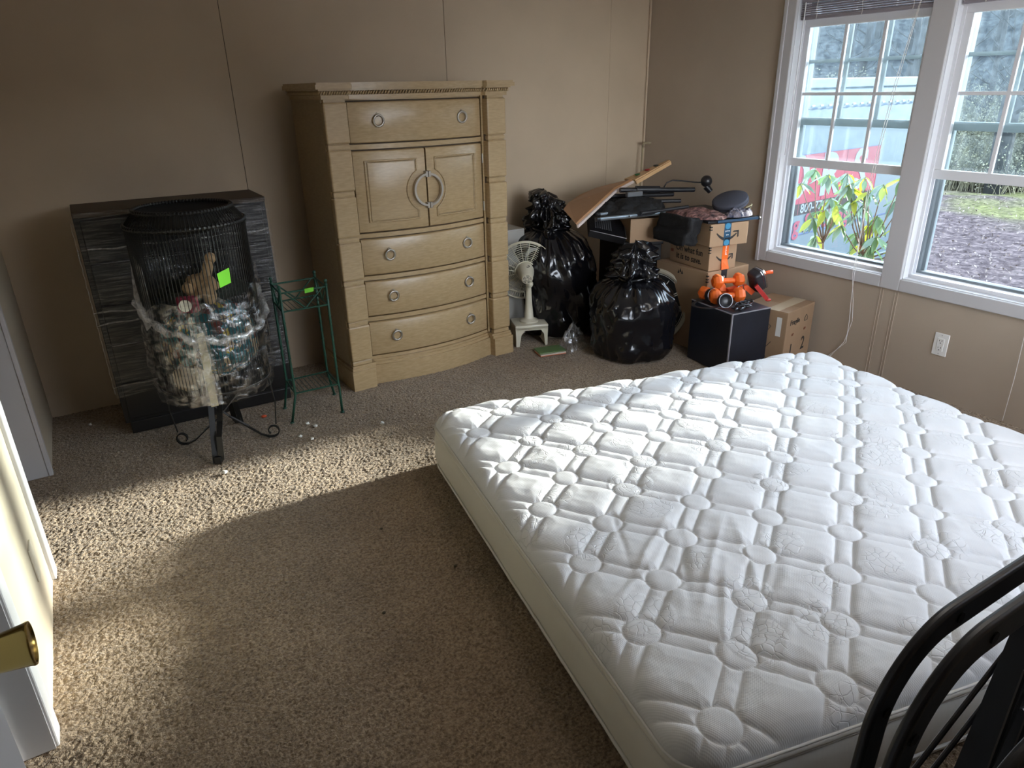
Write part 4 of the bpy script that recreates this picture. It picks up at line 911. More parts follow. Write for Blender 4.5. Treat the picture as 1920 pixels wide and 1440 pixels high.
def stack():
    grp = None
    # bottom, middle, top
    a = carton('bottom carton of the corner stack, half hidden by the orange dumbbells', (3.05, 2.83, 0), math.radians(2), (0.36, 0.42, 0.50), M_card)
    MB().bb((0.115, -0.0012, 0.36), (0.165, 0.001, 0.50)).build('sealing_tape', M_dark_tape, a); MB().bb((0.115, -0.001, 0.499), (0.165, 0.42, 0.5012)).build('sealing_tape', M_dark_tape, a)
    MB().cone((0.14, -0.0015, 0.455), (0.14, -0.0005, 0.455), 0.008, seg=16).build('tape_mark', M_whiteink, a)
    MB().cone((0.14, -0.0015, 0.405), (0.14, -0.0005, 0.405), 0.008, seg=16).build('tape_mark', M_whiteink, a)
    g = MB(); 
    for z in (0.44, 0.455, 0.475): g.bb((-0.001, -0.0012, z), (0.012, 0.012, z+0.007))
    g.build('edge_marks', M_ink, a)
    for dx, dz in ((0, 0), (0.015, 0.010), (0.03, 0)): MB().slab([(-0.0012, 0.20+dx-0.008, 0.455+dz), (-0.0012, 0.20+dx+0.008, 0.455+dz), (-0.0012, 0.20+dx, 0.478+dz)], 0.0008).build('printed_mark', M_ink, a)
    b = carton('middle carton of the corner stack with orange tape and lettered side', (3.065, 2.845, 0.502), math.radians(-5), (0.205, 0.36, 0.148), M_card)
    MB().bb((0.095, -0.0012, 0.0), (0.142, 0.001, 0.148)).build('orange_tape', M_orange_tape, b)
    MB().bb((0.095, -0.001, 0.1475), (0.142, 0.36, 0.1492)).build('orange_tape', M_orange_tape, b)
    MB().slab([(0.092, -0.0015, 0.06), (0.135, -0.0015, 0.062), (0.14, -0.02, 0.005), (0.088, -0.014, 0.003)], 0.001).build('loose_tape_end', M_orange_tape, b)
    smile(b, 0, 0, M_ink, 0.112, 0.078, 0.060)
    text('tape_lettering', 'prime', 0.022, M_whiteink, b, face_M((0.119, -0.002, 0.112), (0, 0, 1), (-1, 0, 0)))
    MB().tube([(0.112+0.012*math.cos(t), -0.002, 0.030+0.018*math.sin(t)) for t in np.linspace(-1.3, 1.5, 8)], 0.0015, 4).build('tape_smile', M_whiteink, b)
    text('side_lettering', 'Oh what fun\nit is to save.', 0.052, M_ink, b, face_M((-0.0008, 0.335, 0.070), (0, -1, 0), (0, 0, 1)) @ Matrix.Translation((0.155, 0, 0)), bold=0.0006, sx=0.92)
    for z in (0.112, 0.06): MB().slab([(-0.001, 0.350, z), (-0.001, 0.325, z), (-0.001, 0.325, z+0.018), (-0.001, 0.350, z+0.018)], 0.0006).build('printed_symbol', M_inkr, b)
    g = MB()
    for z in (0.105, 0.122, 0.135): g.bb((-0.0014, -0.0014, z), (0.010, 0.010, z+0.006))
    g.build('edge_marks', M_ink, b)
    c = carton('top carton of the corner stack with blue tape and curved arrow', (3.035, 2.825, 0.652), math.radians(-9), (0.265, 0.37, 0.128), M_card)
    MB().bb((0.095, -0.0012, 0.0), (0.142, 0.001, 0.128)).build('blue_tape', M_blue_tape, c); MB().bb((0.095, -0.001, 0.1275), (0.142, 0.37, 0.1292)).build('blue_tape', M_blue_tape, c)
    smile(c, 0, 0, M_ink, 0.118, 0.068, 0.074)
    Mbl = mat('light_blue_print', (0.05, 0.25, 0.42), 0.4)
    for z in (0.112, 0.018): MB().cone((0.118, -0.0018, z), (0.118, -0.0005, z), 0.018, seg=20).build('tape_badge', Mbl, c)
    for x in (0.113, 0.123): MB().cone((x, -0.0022, 0.062), (x, -0.0005, 0.062), 0.0035, seg=8).build('tape_mark', M_whiteink, c)
    text('tape_lettering', 'prime', 0.014, M_whiteink, c, face_M((0.118, -0.002, 0.085), (1, 0, 0), (0, 0, 1)))
    text('side_lettering', 'fulfillment', 0.022, M_inkr, c, face_M((-0.0008, 0.20, 0.045), (0, -1, 0), (0, 0, 1)), bold=0.0005)
    g = MB()
    for z in (0.095, 0.11): g.bb((-0.0014, -0.0014, z), (0.012, 0.012, z+0.007))
    g.build('edge_marks', M_ink, c)
    # long plain carton on the black storage box
    d = carton('plain brown carton with a rounded front edge left of the stack', (2.835, 3.285, 0.625), math.radians(-20), (0.24, 0.30, 0.145), M_card)
    # tall dark storage box under it
    e = thing('storage_box', 'large black storage box in the corner below the plain carton', 'storage box', (2.83, 3.34, 0), math.radians(-18))
    Md = mat('black_box_side', (0.008, 0.008, 0.010), 0.45, bump=0.1, bscale=20)
    MB().bb((0, 0, 0), (0.26, 0.42, 0.594), bev=0.006).build('box_body', Md, e); MB().bb((-0.008, -0.008, 0.595), (0.268, 0.43, 0.6225), bev=0.006).build('lid', Md, e)
    # dark printed flap box leaning between bag and carton
    f = thing('printed_box', 'flat black box with grey printed lid tilted against the plain carton', 'box', (2.70, 3.36, 0.655), math.radians(-30), rot=(math.radians(18), math.radians(14), math.radians(-30)))
    MB().bb((-0.11, -0.02, 0), (0.12, 0.26, 0.045), bev=0.003).build('box_body', Md, f)
    Mg = mat('grey_print', (0.16, 0.16, 0.17), 0.5)
    q0 = None
    for i in range(8):
        if q0 is None: q0 = MB().bb((-0.003, 0, 0), (0.003, 0.13, 0.0012)).build('printed_line', Mg, f, loc=(-0.07, 0.03, 0.045))
        else: dup(q0, f, location=(-0.07+0.014*i, 0.03+0.004*(i % 3), 0.045))
    MB().tube([(-0.11, -0.022, 0.046), (0.12, -0.022, 0.046), (0.12, 0.262, 0.046)], 0.0022, 5).build('silver_edge', mat('silver_edge', (0.4, 0.4, 0.42), 0.3, metal=0.7), f)
    # "1 / 2" moving carton right of the cube
    g_ = carton('scuffed moving carton numbered 1 and 2 by the window wall', (3.205, 2.365, 0), math.radians(11), (0.315, 0.27, 0.345), M_card2)
    MB().bb((0.0, 0.055, 0.3445), (0.315, 0.125, 0.3462)).build('clear_tape', mat('old_clear_tape', (0.52, 0.42, 0.30), 0.2), g_)
    MB().slab([(-0.001, 0.03, 0.31), (-0.001, 0.06, 0.31), (-0.001, 0.06, 0.20), (-0.001, 0.03, 0.20)], 0.0006).build('paper_label', mat('white_paper', (0.62, 0.60, 0.56), 0.7), g_)
    text('handwriting', '1', 0.11, M_ink, g_, face_M((0.085, -0.001, 0.10), (1, 0, 0), (0, 0, 1)), bold=0.0012, sx=0.8)
    text('handwriting', '2', 0.11, M_ink, g_, face_M((0.225, -0.001, 0.115), (1, 0, 0), (0, 0, 1)), bold=0.0012, sx=0.8)
    text('printed_word', 'Fragile', 0.042, M_ink, g_, face_M((0.095, -0.001, 0.275), (1, 0, 0), (0, 0, 1)), bold=0.0008)
    text('printed_word', 'UP', 0.020, M_inkr, g_, face_M((0.085, -0.001, 0.20), (1, 0, 0), (0, 0, 1)), bold=0.0006)
    text('printed_word', 'UP', 0.020, M_inkr, g_, face_M((0.225, -0.001, 0.205), (1, 0, 0), (0, 0, 1)), bold=0.0006)
    MB().tube([(0.21, -0.001, 0.255), (0.24, -0.001, 0.255), (0.24, -0.001, 0.275), (0.225, -0.001, 0.29), (0.21, -0.001, 0.275)], 0.0016, 4, closed=True).build('printed_symbol', M_ink, g_)
    sc = [[(0.05, 0.20), (0.03, 0.23), (0.06, 0.25)], [(0.10, 0.18), (0.05, 0.19), (0.07, 0.17)], [(0.11, 0.13), (0.08, 0.15), (0.06, 0.11), (0.09, 0.10)], [(0.05, 0.10), (0.02, 0.14)], [(0.10, 0.05), (0.06, 0.07), (0.04, 0.04)]]
    gm = MB()
    for p_ in sc: gm.tube([(-0.0012, y+0.06, z+0.02) for y, z in p_], 0.0016, 4)
    gm.build('scribbles', M_ink, g_)['kind'] = 'stuff'
stack()

def pile():
    Mk = mat('black_fabric', (0.005, 0.005, 0.006), 0.85, bump=0.7, bscale=26, bdist=0.012)
    Mp = mat('black_plastic', (0.014, 0.014, 0.017), 0.35); Mgr = mat('grey_tube', (0.30, 0.34, 0.38), 0.3, metal=0.7)
    # black tray table with a blue-grey edge
    t = thing('folding_tray', 'flat black tray with a blue-grey edge lying on the top carton', 'tray', (3.22, 3.05, 0.783), math.radians(-9))
    MB().bb((-0.16, -0.24, 0), (0.20, 0.27, 0.016), bev=0.004).build('tray_top', Mp, t)
    MB().bb((-0.10, -0.247, 0.001), (0.19, -0.240, 0.016), bev=0.002).build('edge_strip', mat('blue_edge', (0.035, 0.075, 0.13), 0.3), t)
    MB().tube([(0.19, -0.243, 0.008), (0.205, -0.235, 0.006), (0.21, -0.20, 0.005)], 0.011, 8).build('corner_cap', Mp, t)
    # rumpled dark cloth hanging over the edge
    def cloth(name, label, cat, cx_, cy_, z, rx, ry, h, m, seed, droop=None):
        n = 44; X = np.zeros((n, n)); Y = X.copy(); Z = X.copy()
        for i in range(n):
            for k in range(n):
                a = -1+2*i/(n-1); b = -1+2*k/(n-1); u = a*math.sqrt(1-b*b/2); v = b*math.sqrt(1-a*a/2); r = math.hypot(u, v)
                q = noise.noise(Vector((u*3+seed, v*3, 0)))*0.5+noise.noise(Vector((u*7, v*7+seed, 1)))*0.3+noise.noise(Vector((u*16, v*16+seed, 1)))*0.12
                X[i, k] = rx*u*(1+0.12*q); Y[i, k] = ry*v*(1+0.12*q)
                zz = h*math.sqrt(max(0, 1-r**3))*(0.8+0.6*q)+0.003
                if droop: zz += droop(X[i, k], Y[i, k])
                Z[i, k] = zz
        o = grid_mesh(name, X, Y, Z, m); o.location = (cx_, cy_, z); return tag(o, label, cat)
    mm = mat('patterned_throw', (0.02, 0.008, 0.010), 0.9, bump=0.8, bscale=40, bdist=0.01, col2=(0.34, 0.17, 0.15), vscale=28, stretch=(1, 2.5, 1), detail=6)
    cloth('patterned_throw', 'crumpled maroon and cream patterned throw on the pile', 'throw', 3.10, 3.02, 0.803, 0.14, 0.21, 0.036, mm, 4.4)
    # black bag draped over the left edge of the stack
    bg = thing('canvas_bag', 'black canvas bag drooping over the left side of the carton stack', 'bag', (3.02, 3.02, 0.70))
    b = bmesh.new(); bmesh.ops.create_cube(b, size=1.0); bmesh.ops.subdivide_edges(b, edges=b.edges, cuts=9, use_grid_fill=True)
    for v in b.verts:
        p = v.co.copy(); q = noise.noise(p*3.1+Vector((2, 0, 0)))*0.14+noise.noise(p*8)*0.06
        v.co = Vector((p.x*0.09, p.y*0.27, p.z*0.155))*(1+q); v.co.x += -0.02*(p.z < 0)
    me = bpy.data.meshes.new('bag_body'); b.to_mesh(me); b.free(); link('bag_body', me, Mk, bg, 'all', loc=(-0.045, 0.0, 0.035), rot=(0, 0.12, -0.05))
    MB().cone((-0.098, -0.06, 0.02), (-0.106, -0.06, 0.02), 0.006, 0.005, 10).build('snap', mat('chrome', (0.7, 0.7, 0.72), 0.15, metal=1), bg)
    MB().tube([(-0.095, 0.1, 0.06), (-0.104, 0.0, 0.05), (-0.10, -0.1, 0.07)], 0.003, 5).build('seam', Mk, bg)
    # folded camp chair: black cloth and grey tubes running to the left
    ch = thing('folded_camp_chair', 'folded camp chair of black cloth and grey tubes resting on the plain carton', 'folding chair', (2.80, 3.30, 0.775))
    for (a, c_, r, m_) in (((-0.30, -0.12, 0.045), (0.24, -0.12, 0.030), 0.0115, Mgr), ((-0.22, -0.02, 0.05), (0.20, -0.02, 0.045), 0.0105, Mgr), ((0.0, 0.09, 0.09), (0.40, -0.05, 0.075), 0.012, Mp), ((0.02, 0.16, 0.115), (0.44, 0.06, 0.10), 0.014, Mp), ((0.0, -0.16, 0.055), (0.30, -0.22, 0.07), 0.010, Mp)):
        tb = MB().cone(a, c_, r, seg=14).build('tube', m_, ch, smooth=True)
        av = Vector(a); dv = (Vector(c_)-av).normalized(); MB().cone(av-dv*0.012, av+dv*0.010, r*1.12, seg=14).build('tube_cap', Mp, tb, smooth=True)
    for x in (-0.08, 0.04): MB().cone((x, -0.133, 0.041), (x, -0.107, 0.041), 0.005, seg=8).build('rivet', mat('chrome', (0.7, 0.7, 0.72), 0.15, metal=1), ch)
    MB().box((0.09, 0.03, 0.135), (0.11, 0.03, 0.03), Matrix.Rotation(-0.12, 3, 'Z'), bev=0.006).build('grip_block', mat('grey_foam', (0.10, 0.105, 0.115), 0.6), ch)
    o = cloth('chair_seat', None, None, 0, 0, 0, 0.26, 0.20, 0.085, Mk, 9.1); o.parent = ch; o.location = (0.06, 0.06, 0.03)
    # long black telescoping stand on top with a ball-ended gooseneck
    g = thing('gooseneck_lamp', 'black gooseneck lamp with a round head lying across the pile', 'lamp', (3.15, 3.30, 0.90))
    MB().cone((-0.30, 0.115, 0.028), (0.18, -0.03, 0.005), 0.015, seg=14).build('stand_tube', Mp, g, smooth=True)
    MB().cone((-0.20, 0.085, 0.026), (-0.05, 0.04, 0.018), 0.022, seg=14).build('clamp_sleeve', Mp, g, smooth=True)
    pts = [(-0.02, 0.03, 0.03), (0.0, 0.03, 0.055), (0.04, 0.02, 0.068), (0.10, 0.0, 0.062), (0.18, -0.02, 0.050), (0.235, -0.04, 0.045)]
    MB().tube(pts, 0.0045, 8).build('gooseneck', Mp, g, smooth='all')
    MB().ball((0.262, -0.05, 0.052), 0.036, 20).build('lamp_head', Mp, g, smooth='all'); MB().cone((0.262, -0.05, 0.02), (0.285, -0.07, -0.012), 0.022, 0.018, 14).build('lamp_neck', Mp, g, smooth=True)
    # round grey foam cushion
    cu = thing('round_cushion', 'oval slate-grey foam cushion tilted on the pile by the window', 'cushion', (3.31, 2.95, 0.872), 0, rot=(math.radians(4), math.radians(-24), math.radians(-10)))
    MB().lathe([(0.001, -0.022), (0.088, -0.022), (0.098, -0.016), (0.10, 0.0), (0.098, 0.016), (0.088, 0.022), (0.001, 0.022)], 40, Matrix.Diagonal((1.0, 1.15, 1, 1))).build('foam_pad', mat('slate_foam', (0.075, 0.08, 0.11), 0.9, bump=0.3, bscale=200, bdist=0.002), cu, smooth=True)
    MB().tube([(0.099*math.cos(t), 1.15*0.099*math.sin(t), 0.0) for t in np.linspace(0, 2*PI, 40)[:-1]], 0.0025, 5, closed=True).build('seam', mat('slate_foam_dark', (0.04, 0.045, 0.06), 0.9), cu, smooth='all')
    # patterned pouch
    mp = mat('striped_pouch_cloth', (0.02, 0.03, 0.07), 0.8, bump=0.4, bscale=50, bdist=0.004, col2=(0.24, 0.21, 0.23), vscale=30, stretch=(3, 1, 1), detail=2)
    k = cloth('zip_pouch', 'blue and white patterned pouch beside the slate cushion', 'pouch', 3.275, 2.845, 0.803, 0.10, 0.055, 0.045, mp, 6.7)
    MB().tube([(0.02, -0.03, 0.05), (0.05, -0.04, 0.062), (0.075, -0.02, 0.05), (0.088, -0.01, 0.062), (0.09, 0.0, 0.03)], 0.004, 6).build('metal_clasp', mat('brass_clasp', (0.55, 0.50, 0.32), 0.3, metal=0.8), k)
    # tan board and patterned plank leaning up toward the corner
    Mb = mat('tan_hardboard', (0.34, 0.17, 0.075), 0.45, bump=0.08, bscale=30, var=0.08, vscale=4); Me = mat('pale_edge', (0.66, 0.55, 0.50), 0.5); Mpl = mat('light_pine', (0.56, 0.35, 0.17), 0.5, var=0.08, vscale=6, stretch=(1, 6, 1))
    bd = thing('table_leaf', 'tan table leaf with a pale edge leaning on the garbage bag', 'board', (0, 0, 0))
    Q = [(2.376, 3.20, 0.798), (2.837, 3.20+0.20, 0.975), (2.995, 3.62, 0.925), (2.86, 3.70, 0.895), (2.72, 3.72, 0.862), (2.60, 3.68, 0.825), (2.47, 3.52, 0.805)]
    Q = [(2.40, 3.24, 0.788), (2.62, 3.34, 0.860), (2.84, 3.45, 0.925), (3.06, 3.545, 0.955), (2.87, 3.66, 0.905), (2.74, 3.66, 0.872), (2.62, 3.62, 0.838), (2.52, 3.53, 0.818)]
    MB().slab(Q, -0.016).build('leaf_panel', Mb, bd)
    MB().tube([(x, y-0.003, z-0.006) for x, y, z in Q[:4]], 0, flat=(0.010, 0.016)).build('pale_edge', Me, bd)
    for a_, b_ in (((2.69, 3.53, 0.888), (2.79, 3.56, 0.905)), ((2.47, 3.32, 0.822), (2.53, 3.36, 0.842))): MB().tube([(a_[0], a_[1]-0.012, a_[2]-0.004), (b_[0], b_[1]-0.012, b_[2]-0.004)], 0.003, 5).build('scuff', Mpl, bd)
    pk = thing('game_board', 'light pine board with red, green and black markings pointing up at the corner', 'board', (0, 0, 0))
    P = [(3.075, 3.535, 0.952), (3.345, 3.515, 1.056), (3.352, 3.54, 1.056), (3.09, 3.66, 0.945), (2.98, 3.62, 0.945)]
    P = [Vector(p) for p in P]; MB().slab([P[0], P[1], P[2], P[3]], -0.010).build('board_panel', Mpl, pk)
    nrm = (P[1]-P[0]).cross(P[2]-P[0]).normalized()
    nrm = nrm if nrm.z > 0 else -nrm
    MB().tube([P[0]+Vector((0, -0.004, -0.008)), P[1]+Vector((0, -0.004, -0.006))], 0, flat=(0.012, 0.022)).build('board_edge', Mpl, pk)
    for t_, col in ((0.22, ('marking_green', (0.02, 0.10, 0.03))), (0.46, ('marking_red', (0.30, 0.02, 0.02))), (0.68, ('marking_black', (0.02, 0.02, 0.015)))):
        c0 = P[3].lerp(P[2], t_)*0.6+P[0].lerp(P[1], t_)*0.4; MB().ball(c0+Vector((0, 0, 0.012)), 0.02, 10, sc=(1.3, 0.8, 0.35)).build(col[0], mat(*col, 0.5), pk)
    # slim hooked pole in the corner
    MB_ = MB().tube([(3.47, 3.95, 0.0), (3.482, 3.955, 0.6), (3.495, 3.96, 1.125)], 0.0065, 8)
    pl_ = thing('hooked_pole', 'slim tan pole with a short hooked top standing in the corner', 'pole', (0, 0, 0))
    MB_.build('shaft', mat('tan_pole', (0.33, 0.27, 0.17), 0.4), pl_, smooth='all')
    MB().tube([(3.495, 3.96, 1.12), (3.50, 3.955, 1.14), (3.52, 3.935, 1.142), (3.535, 3.92, 1.138)], 0.009, 8).build('hook', mat('tan_pole', (0.33, 0.27, 0.17), 0.4), pl_, smooth='all')
pile()

# ------------------------------------------------------------------ black cube and what lies on it
def cube_and_tools():
    Mc = mat('black_laminate', (0.012, 0.014, 0.022), 0.42, var=0.3, vscale=5, bump=0.05, bscale=80); Mt = mat('black_laminate_top', (0.030, 0.033, 0.042), 0.35, var=0.25, vscale=9); Ms = mat('silver_strip', (0.42, 0.42, 0.46), 0.35, metal=0.5)
    r = thing('speaker_cube', 'black cube cabinet with silver edge strips standing before the cartons', 'cabinet', (2.90, 2.488, 0), math.radians(-6))
    w, d, h = 0.275, 0.345, 0.36
    MB().bb((0, 0, 0), (w, d, h-0.003), bev=0.002).build('cabinet_body', Mc, r); MB().bb((0.002, 0.002, h-0.006), (w-0.002, d-0.002, h)).build('top_panel', Mt, r)
    for a, b_ in (((-0.002, -0.002, 0.0), (0.006, 0.006, h+0.001)), ((-0.002, -0.0015, h-0.004), (w, 0.004, h+0.0015)), ((-0.0015, -0.002, h-0.004), (0.004, d, h+0.0015))): MB().bb(a, b_).build('edge_strip', Ms, r)
    # orange dumbbells
    Mo = mat('orange_vinyl', (0.80, 0.14, 0.015), 0.42, bump=0.15, bscale=120, bdist=0.002)
    def dumbbell(label, loc, rz, s=1.0, tilt=0.0):
        t = thing('dumbbell', label, 'dumbbell', loc, rz, 'orange dumbbells on the black cube', rot=(0, tilt, rz))
        for sgn in (-1, 1):
            m = MB(); Mx = Matrix.Translation((0, sgn*0.062*s, 0)) @ Matrix.Rotation(-sgn*PI/2, 4, 'X')
            m.lathe([(0.001, -0.026*s), (0.026*s, -0.026*s), (0.040*s, -0.012*s), (0.042*s, 0.006*s), (0.034*s, 0.022*s), (0.020*s, 0.030*s), (0.001, 0.030*s)], 6, Mx)
            hd = m.build('weight_head', Mo, t)
            bm = hd.modifiers.new('bevel', 'BEVEL'); bm.width = 0.003; bm.segments = 2
        MB().cone((0, -0.045*s, 0), (0, 0.045*s, 0), 0.015*s, seg=14).build('grip', Mo, t, smooth=True)
        return t
    dumbbell('orange dumbbell at the front, touching the headphones', (3.03, 2.655, 0.407), math.radians(64), 1.12)
    dumbbell('orange dumbbell at the rear left behind the ear cups', (3.04, 2.775, 0.404), math.radians(94), 1.05)
    dumbbell('orange dumbbell on top of the other two', (3.095, 2.715, 0.472), math.radians(70), 1.05)
    # headphones
    h_ = thing('headphones', 'black headphones with silver-rimmed ear cup at the front of the cube', 'headphones', (2.965, 2.62, 0.362), math.radians(-35))
    Mp = mat('black_plastic', (0.014, 0.014, 0.017), 0.35); Msv = mat('dark_chrome', (0.35, 0.35, 0.38), 0.25, metal=0.9)
    for x, y, yaw in ((0.0, -0.03, 0.2), (-0.05, 0.075, 0.5)):
        Mx = Matrix.Translation((x, y, 0.043)) @ Matrix.Rotation(yaw, 4, 'Z') @ Matrix.Rotation(math.radians(75), 4, 'X')
        c_ = MB().lathe([(0.001, 0.0), (0.018, 0.0), (0.026, 0.004), (0.036, 0.016), (0.041, 0.016), (0.042, 0.0), (0.038, -0.016), (0.001, -0.018)], 28, Mx).build('ear_cup', Mp, h_, smooth=True)
        MB().tube([Mx @ Vector((0.0395*math.cos(t), 0.0395*math.sin(t), 0.016)) for t in np.linspace(0, 2*PI, 32)[:-1]], 0.0022, 5, closed=True).build('rim', Msv, c_, smooth='all')
    pts = [(-0.05+0.09*math.cos(t)-0.02, 0.02+0.085*math.sin(t), 0.012+0.010*math.cos(t)) for t in np.linspace(1.0, 5.4, 22)]
    MB().tube(pts, 0, flat=(0.016, 0.005)).build('headband', Mp, h_)
    # black cables with plugs
    cb = thing('cable_bundle', 'tangle of black cables with shiny plugs at the right of the cube top', 'cables', (3.045, 2.545, 0.362))
    for j in range(7):
        ph = j*0.9; pts = []
        for i in range(24):
            t = i/23*2*PI*0.9; rr = 0.035+0.012*math.sin(j*2.1); pts.append((-0.01+0.012*j*0.8-0.03+rr*1.35*math.cos(t+ph), rr*0.6*math.sin(t+ph)+0.006*math.sin(j*3), 0.004+0.004*j+0.006*abs(math.sin(t*1.5+j))))
        MB().tube(pts, 0.0028, 6).build('cable', Mp, cb, smooth='all')
    for x, y, a_ in ((-0.085, -0.028, 0.4), (-0.055, -0.04, 0.2), (-0.02, -0.02, 0.9), (0.01, -0.03, -0.2)):
        MB().ball((x, y, 0.012), 0.012, 10, sc=(2.0, 0.8, 0.7), rot=Matrix.Rotation(a_, 3, 'Z')).build('plug', Mp, cb, smooth='all')
    # orange garden tool with black drum
    g = thing('string_trimmer', 'orange power tool with a ribbed black housing leaning behind the cube', 'power tool', (3.21, 2.66, 0.362), math.radians(-10))
    Mo2 = mat('orange_plastic', (0.85, 0.11, 0.02), 0.35); Mrd = mat('red_plastic', (0.45, 0.02, 0.015), 0.35)
    Mx = Matrix.Translation((0.045, -0.01, 0.105)) @ Matrix.Rotation(math.radians(-28), 4, 'Y') @ Matrix.Rotation(math.radians(12), 4, 'X')
    b = MB(); b.box((0, 0, 0), (0.075, 0.085, 0.135), bev=0.022, seg=4); hb = b.build('motor_housing', mat('charcoal_plastic', (0.022, 0.022, 0.028), 0.4), g, smooth=True); hb.matrix_local = Mx
    for x in (0.012, 0.032):
        pts = [(x, 0.0435*c, 0.068*s_) for c, s_ in ((-1, -0.75), (-1, 0.75), (-0.7, 1), (0.7, 1), (1, 0.75), (1, -0.75), (0.7, -1), (-0.7, -1))]
        MB().tube(pts, 0.0016, 4, closed=True).build('silver_line', Msv, hb)
    MB().tube([(-0.115, 0.04, 0.045), (-0.06, 0.03, 0.055), (-0.01, 0.01, 0.065), (0.03, 0.0, 0.03)], 0, flat=(0.035, 0.03)).build('handle', Mo2, g)
    MB().tube([(0.07, -0.01, 0.135), (0.11, -0.02, 0.145), (0.135, -0.03, 0.148)], 0.011, 10).build('nozzle', Mo2, g, smooth='all')
    MB().tube([(0.0, -0.06, 0.09), (0.03, -0.08, 0.05), (0.055, -0.10, 0.015)], 0, flat=(0.03, 0.022)).build('trigger_grip', Mrd, g)
    MB().ball((0.058, -0.108, 0.010), 0.014, 10, sc=(1.4, 1, 0.6)).build('red_foot', Mrd, g, smooth='all')
    MB().tube([(-0.09, -0.02, 0.003), (-0.105, -0.02, 0.05), (-0.09, -0.02, 0.085), (-0.06, -0.02, 0.09), (-0.04, -0.02, 0.05)], 0.0025, 6).build('wire_guard', Msv, g, smooth='all')
cube_and_tools()

# ------------------------------------------------------------------ wall clock leaning behind the squat bag
def clock():
    t = thing('round_clock', 'large round black-faced clock with cream rim leaning behind the garbage bag', 'clock', (2.93, 3.165, 0.0), 0)
    nrm = Vector((-0.84, -0.50, 0.22)).normalized(); q = nrm.to_track_quat('Z', 'Y').to_matrix().to_4x4(); R = 0.235
    Mx = Matrix.Translation((0.02, 0.02, R*0.98+0.003)) @ q
    MB().lathe([(0.001, -0.02), (R-0.01, -0.02), (R, -0.012), (R, 0.012), (R-0.012, 0.018), (R-0.024, 0.014), (R-0.026, 0.004)], 72, Mx).build('rim', mat('cream_rim', (0.36, 0.32, 0.24), 0.4), t, smooth=True)
    MB().lathe([(0.001, 0.0055), (R-0.025, 0.0055), (R-0.025, 0.0048), (0.001, 0.0048)], 64, Mx).build('dial', mat('black_dial', (0.01, 0.01, 0.01), 0.3), t)
    Mw = mat('dial_print', (0.6, 0.58, 0.5), 0.5)
    MB().tube([Mx @ Vector(((R-0.032)*math.cos(a), (R-0.032)*math.sin(a), 0.007)) for a in np.linspace(0, 2*PI, 72)[:-1]], 0.0015, 4, closed=True).build('dial_ring', Mw, t)
    # local up on the tilted face
    upv = (Vector((0, 0, 1))-nrm*nrm.z).normalized(); xv = upv.cross(nrm).normalized(); ce = Mx @ Vector((0, 0, 0.007))
    nums = ['XII', 'I', 'II', 'III', 'IIII', 'V', 'VI', 'VII', 'VIII', 'IX', 'X', 'XI']
    for k, s_ in enumerate(nums):
        a = PI/2-2*PI*k/12; dirv = xv*math.cos(a)+upv*math.sin(a); tx = dirv.cross(nrm); tx = -tx if tx.dot(xv)*math.sin(a) < 0 else tx
        o = ce+dirv*(R-0.062); text('numeral', s_, 0.048, Mw, t, face_M(o, (dirv.cross(nrm)), dirv))
    for a_, l in ((1.1, 0.12), (2.4, 0.09)): MB().tube([ce, ce+(xv*math.cos(a_)+upv*math.sin(a_))*l], 0.003, 5).build('hand', Mw, t)
clock()

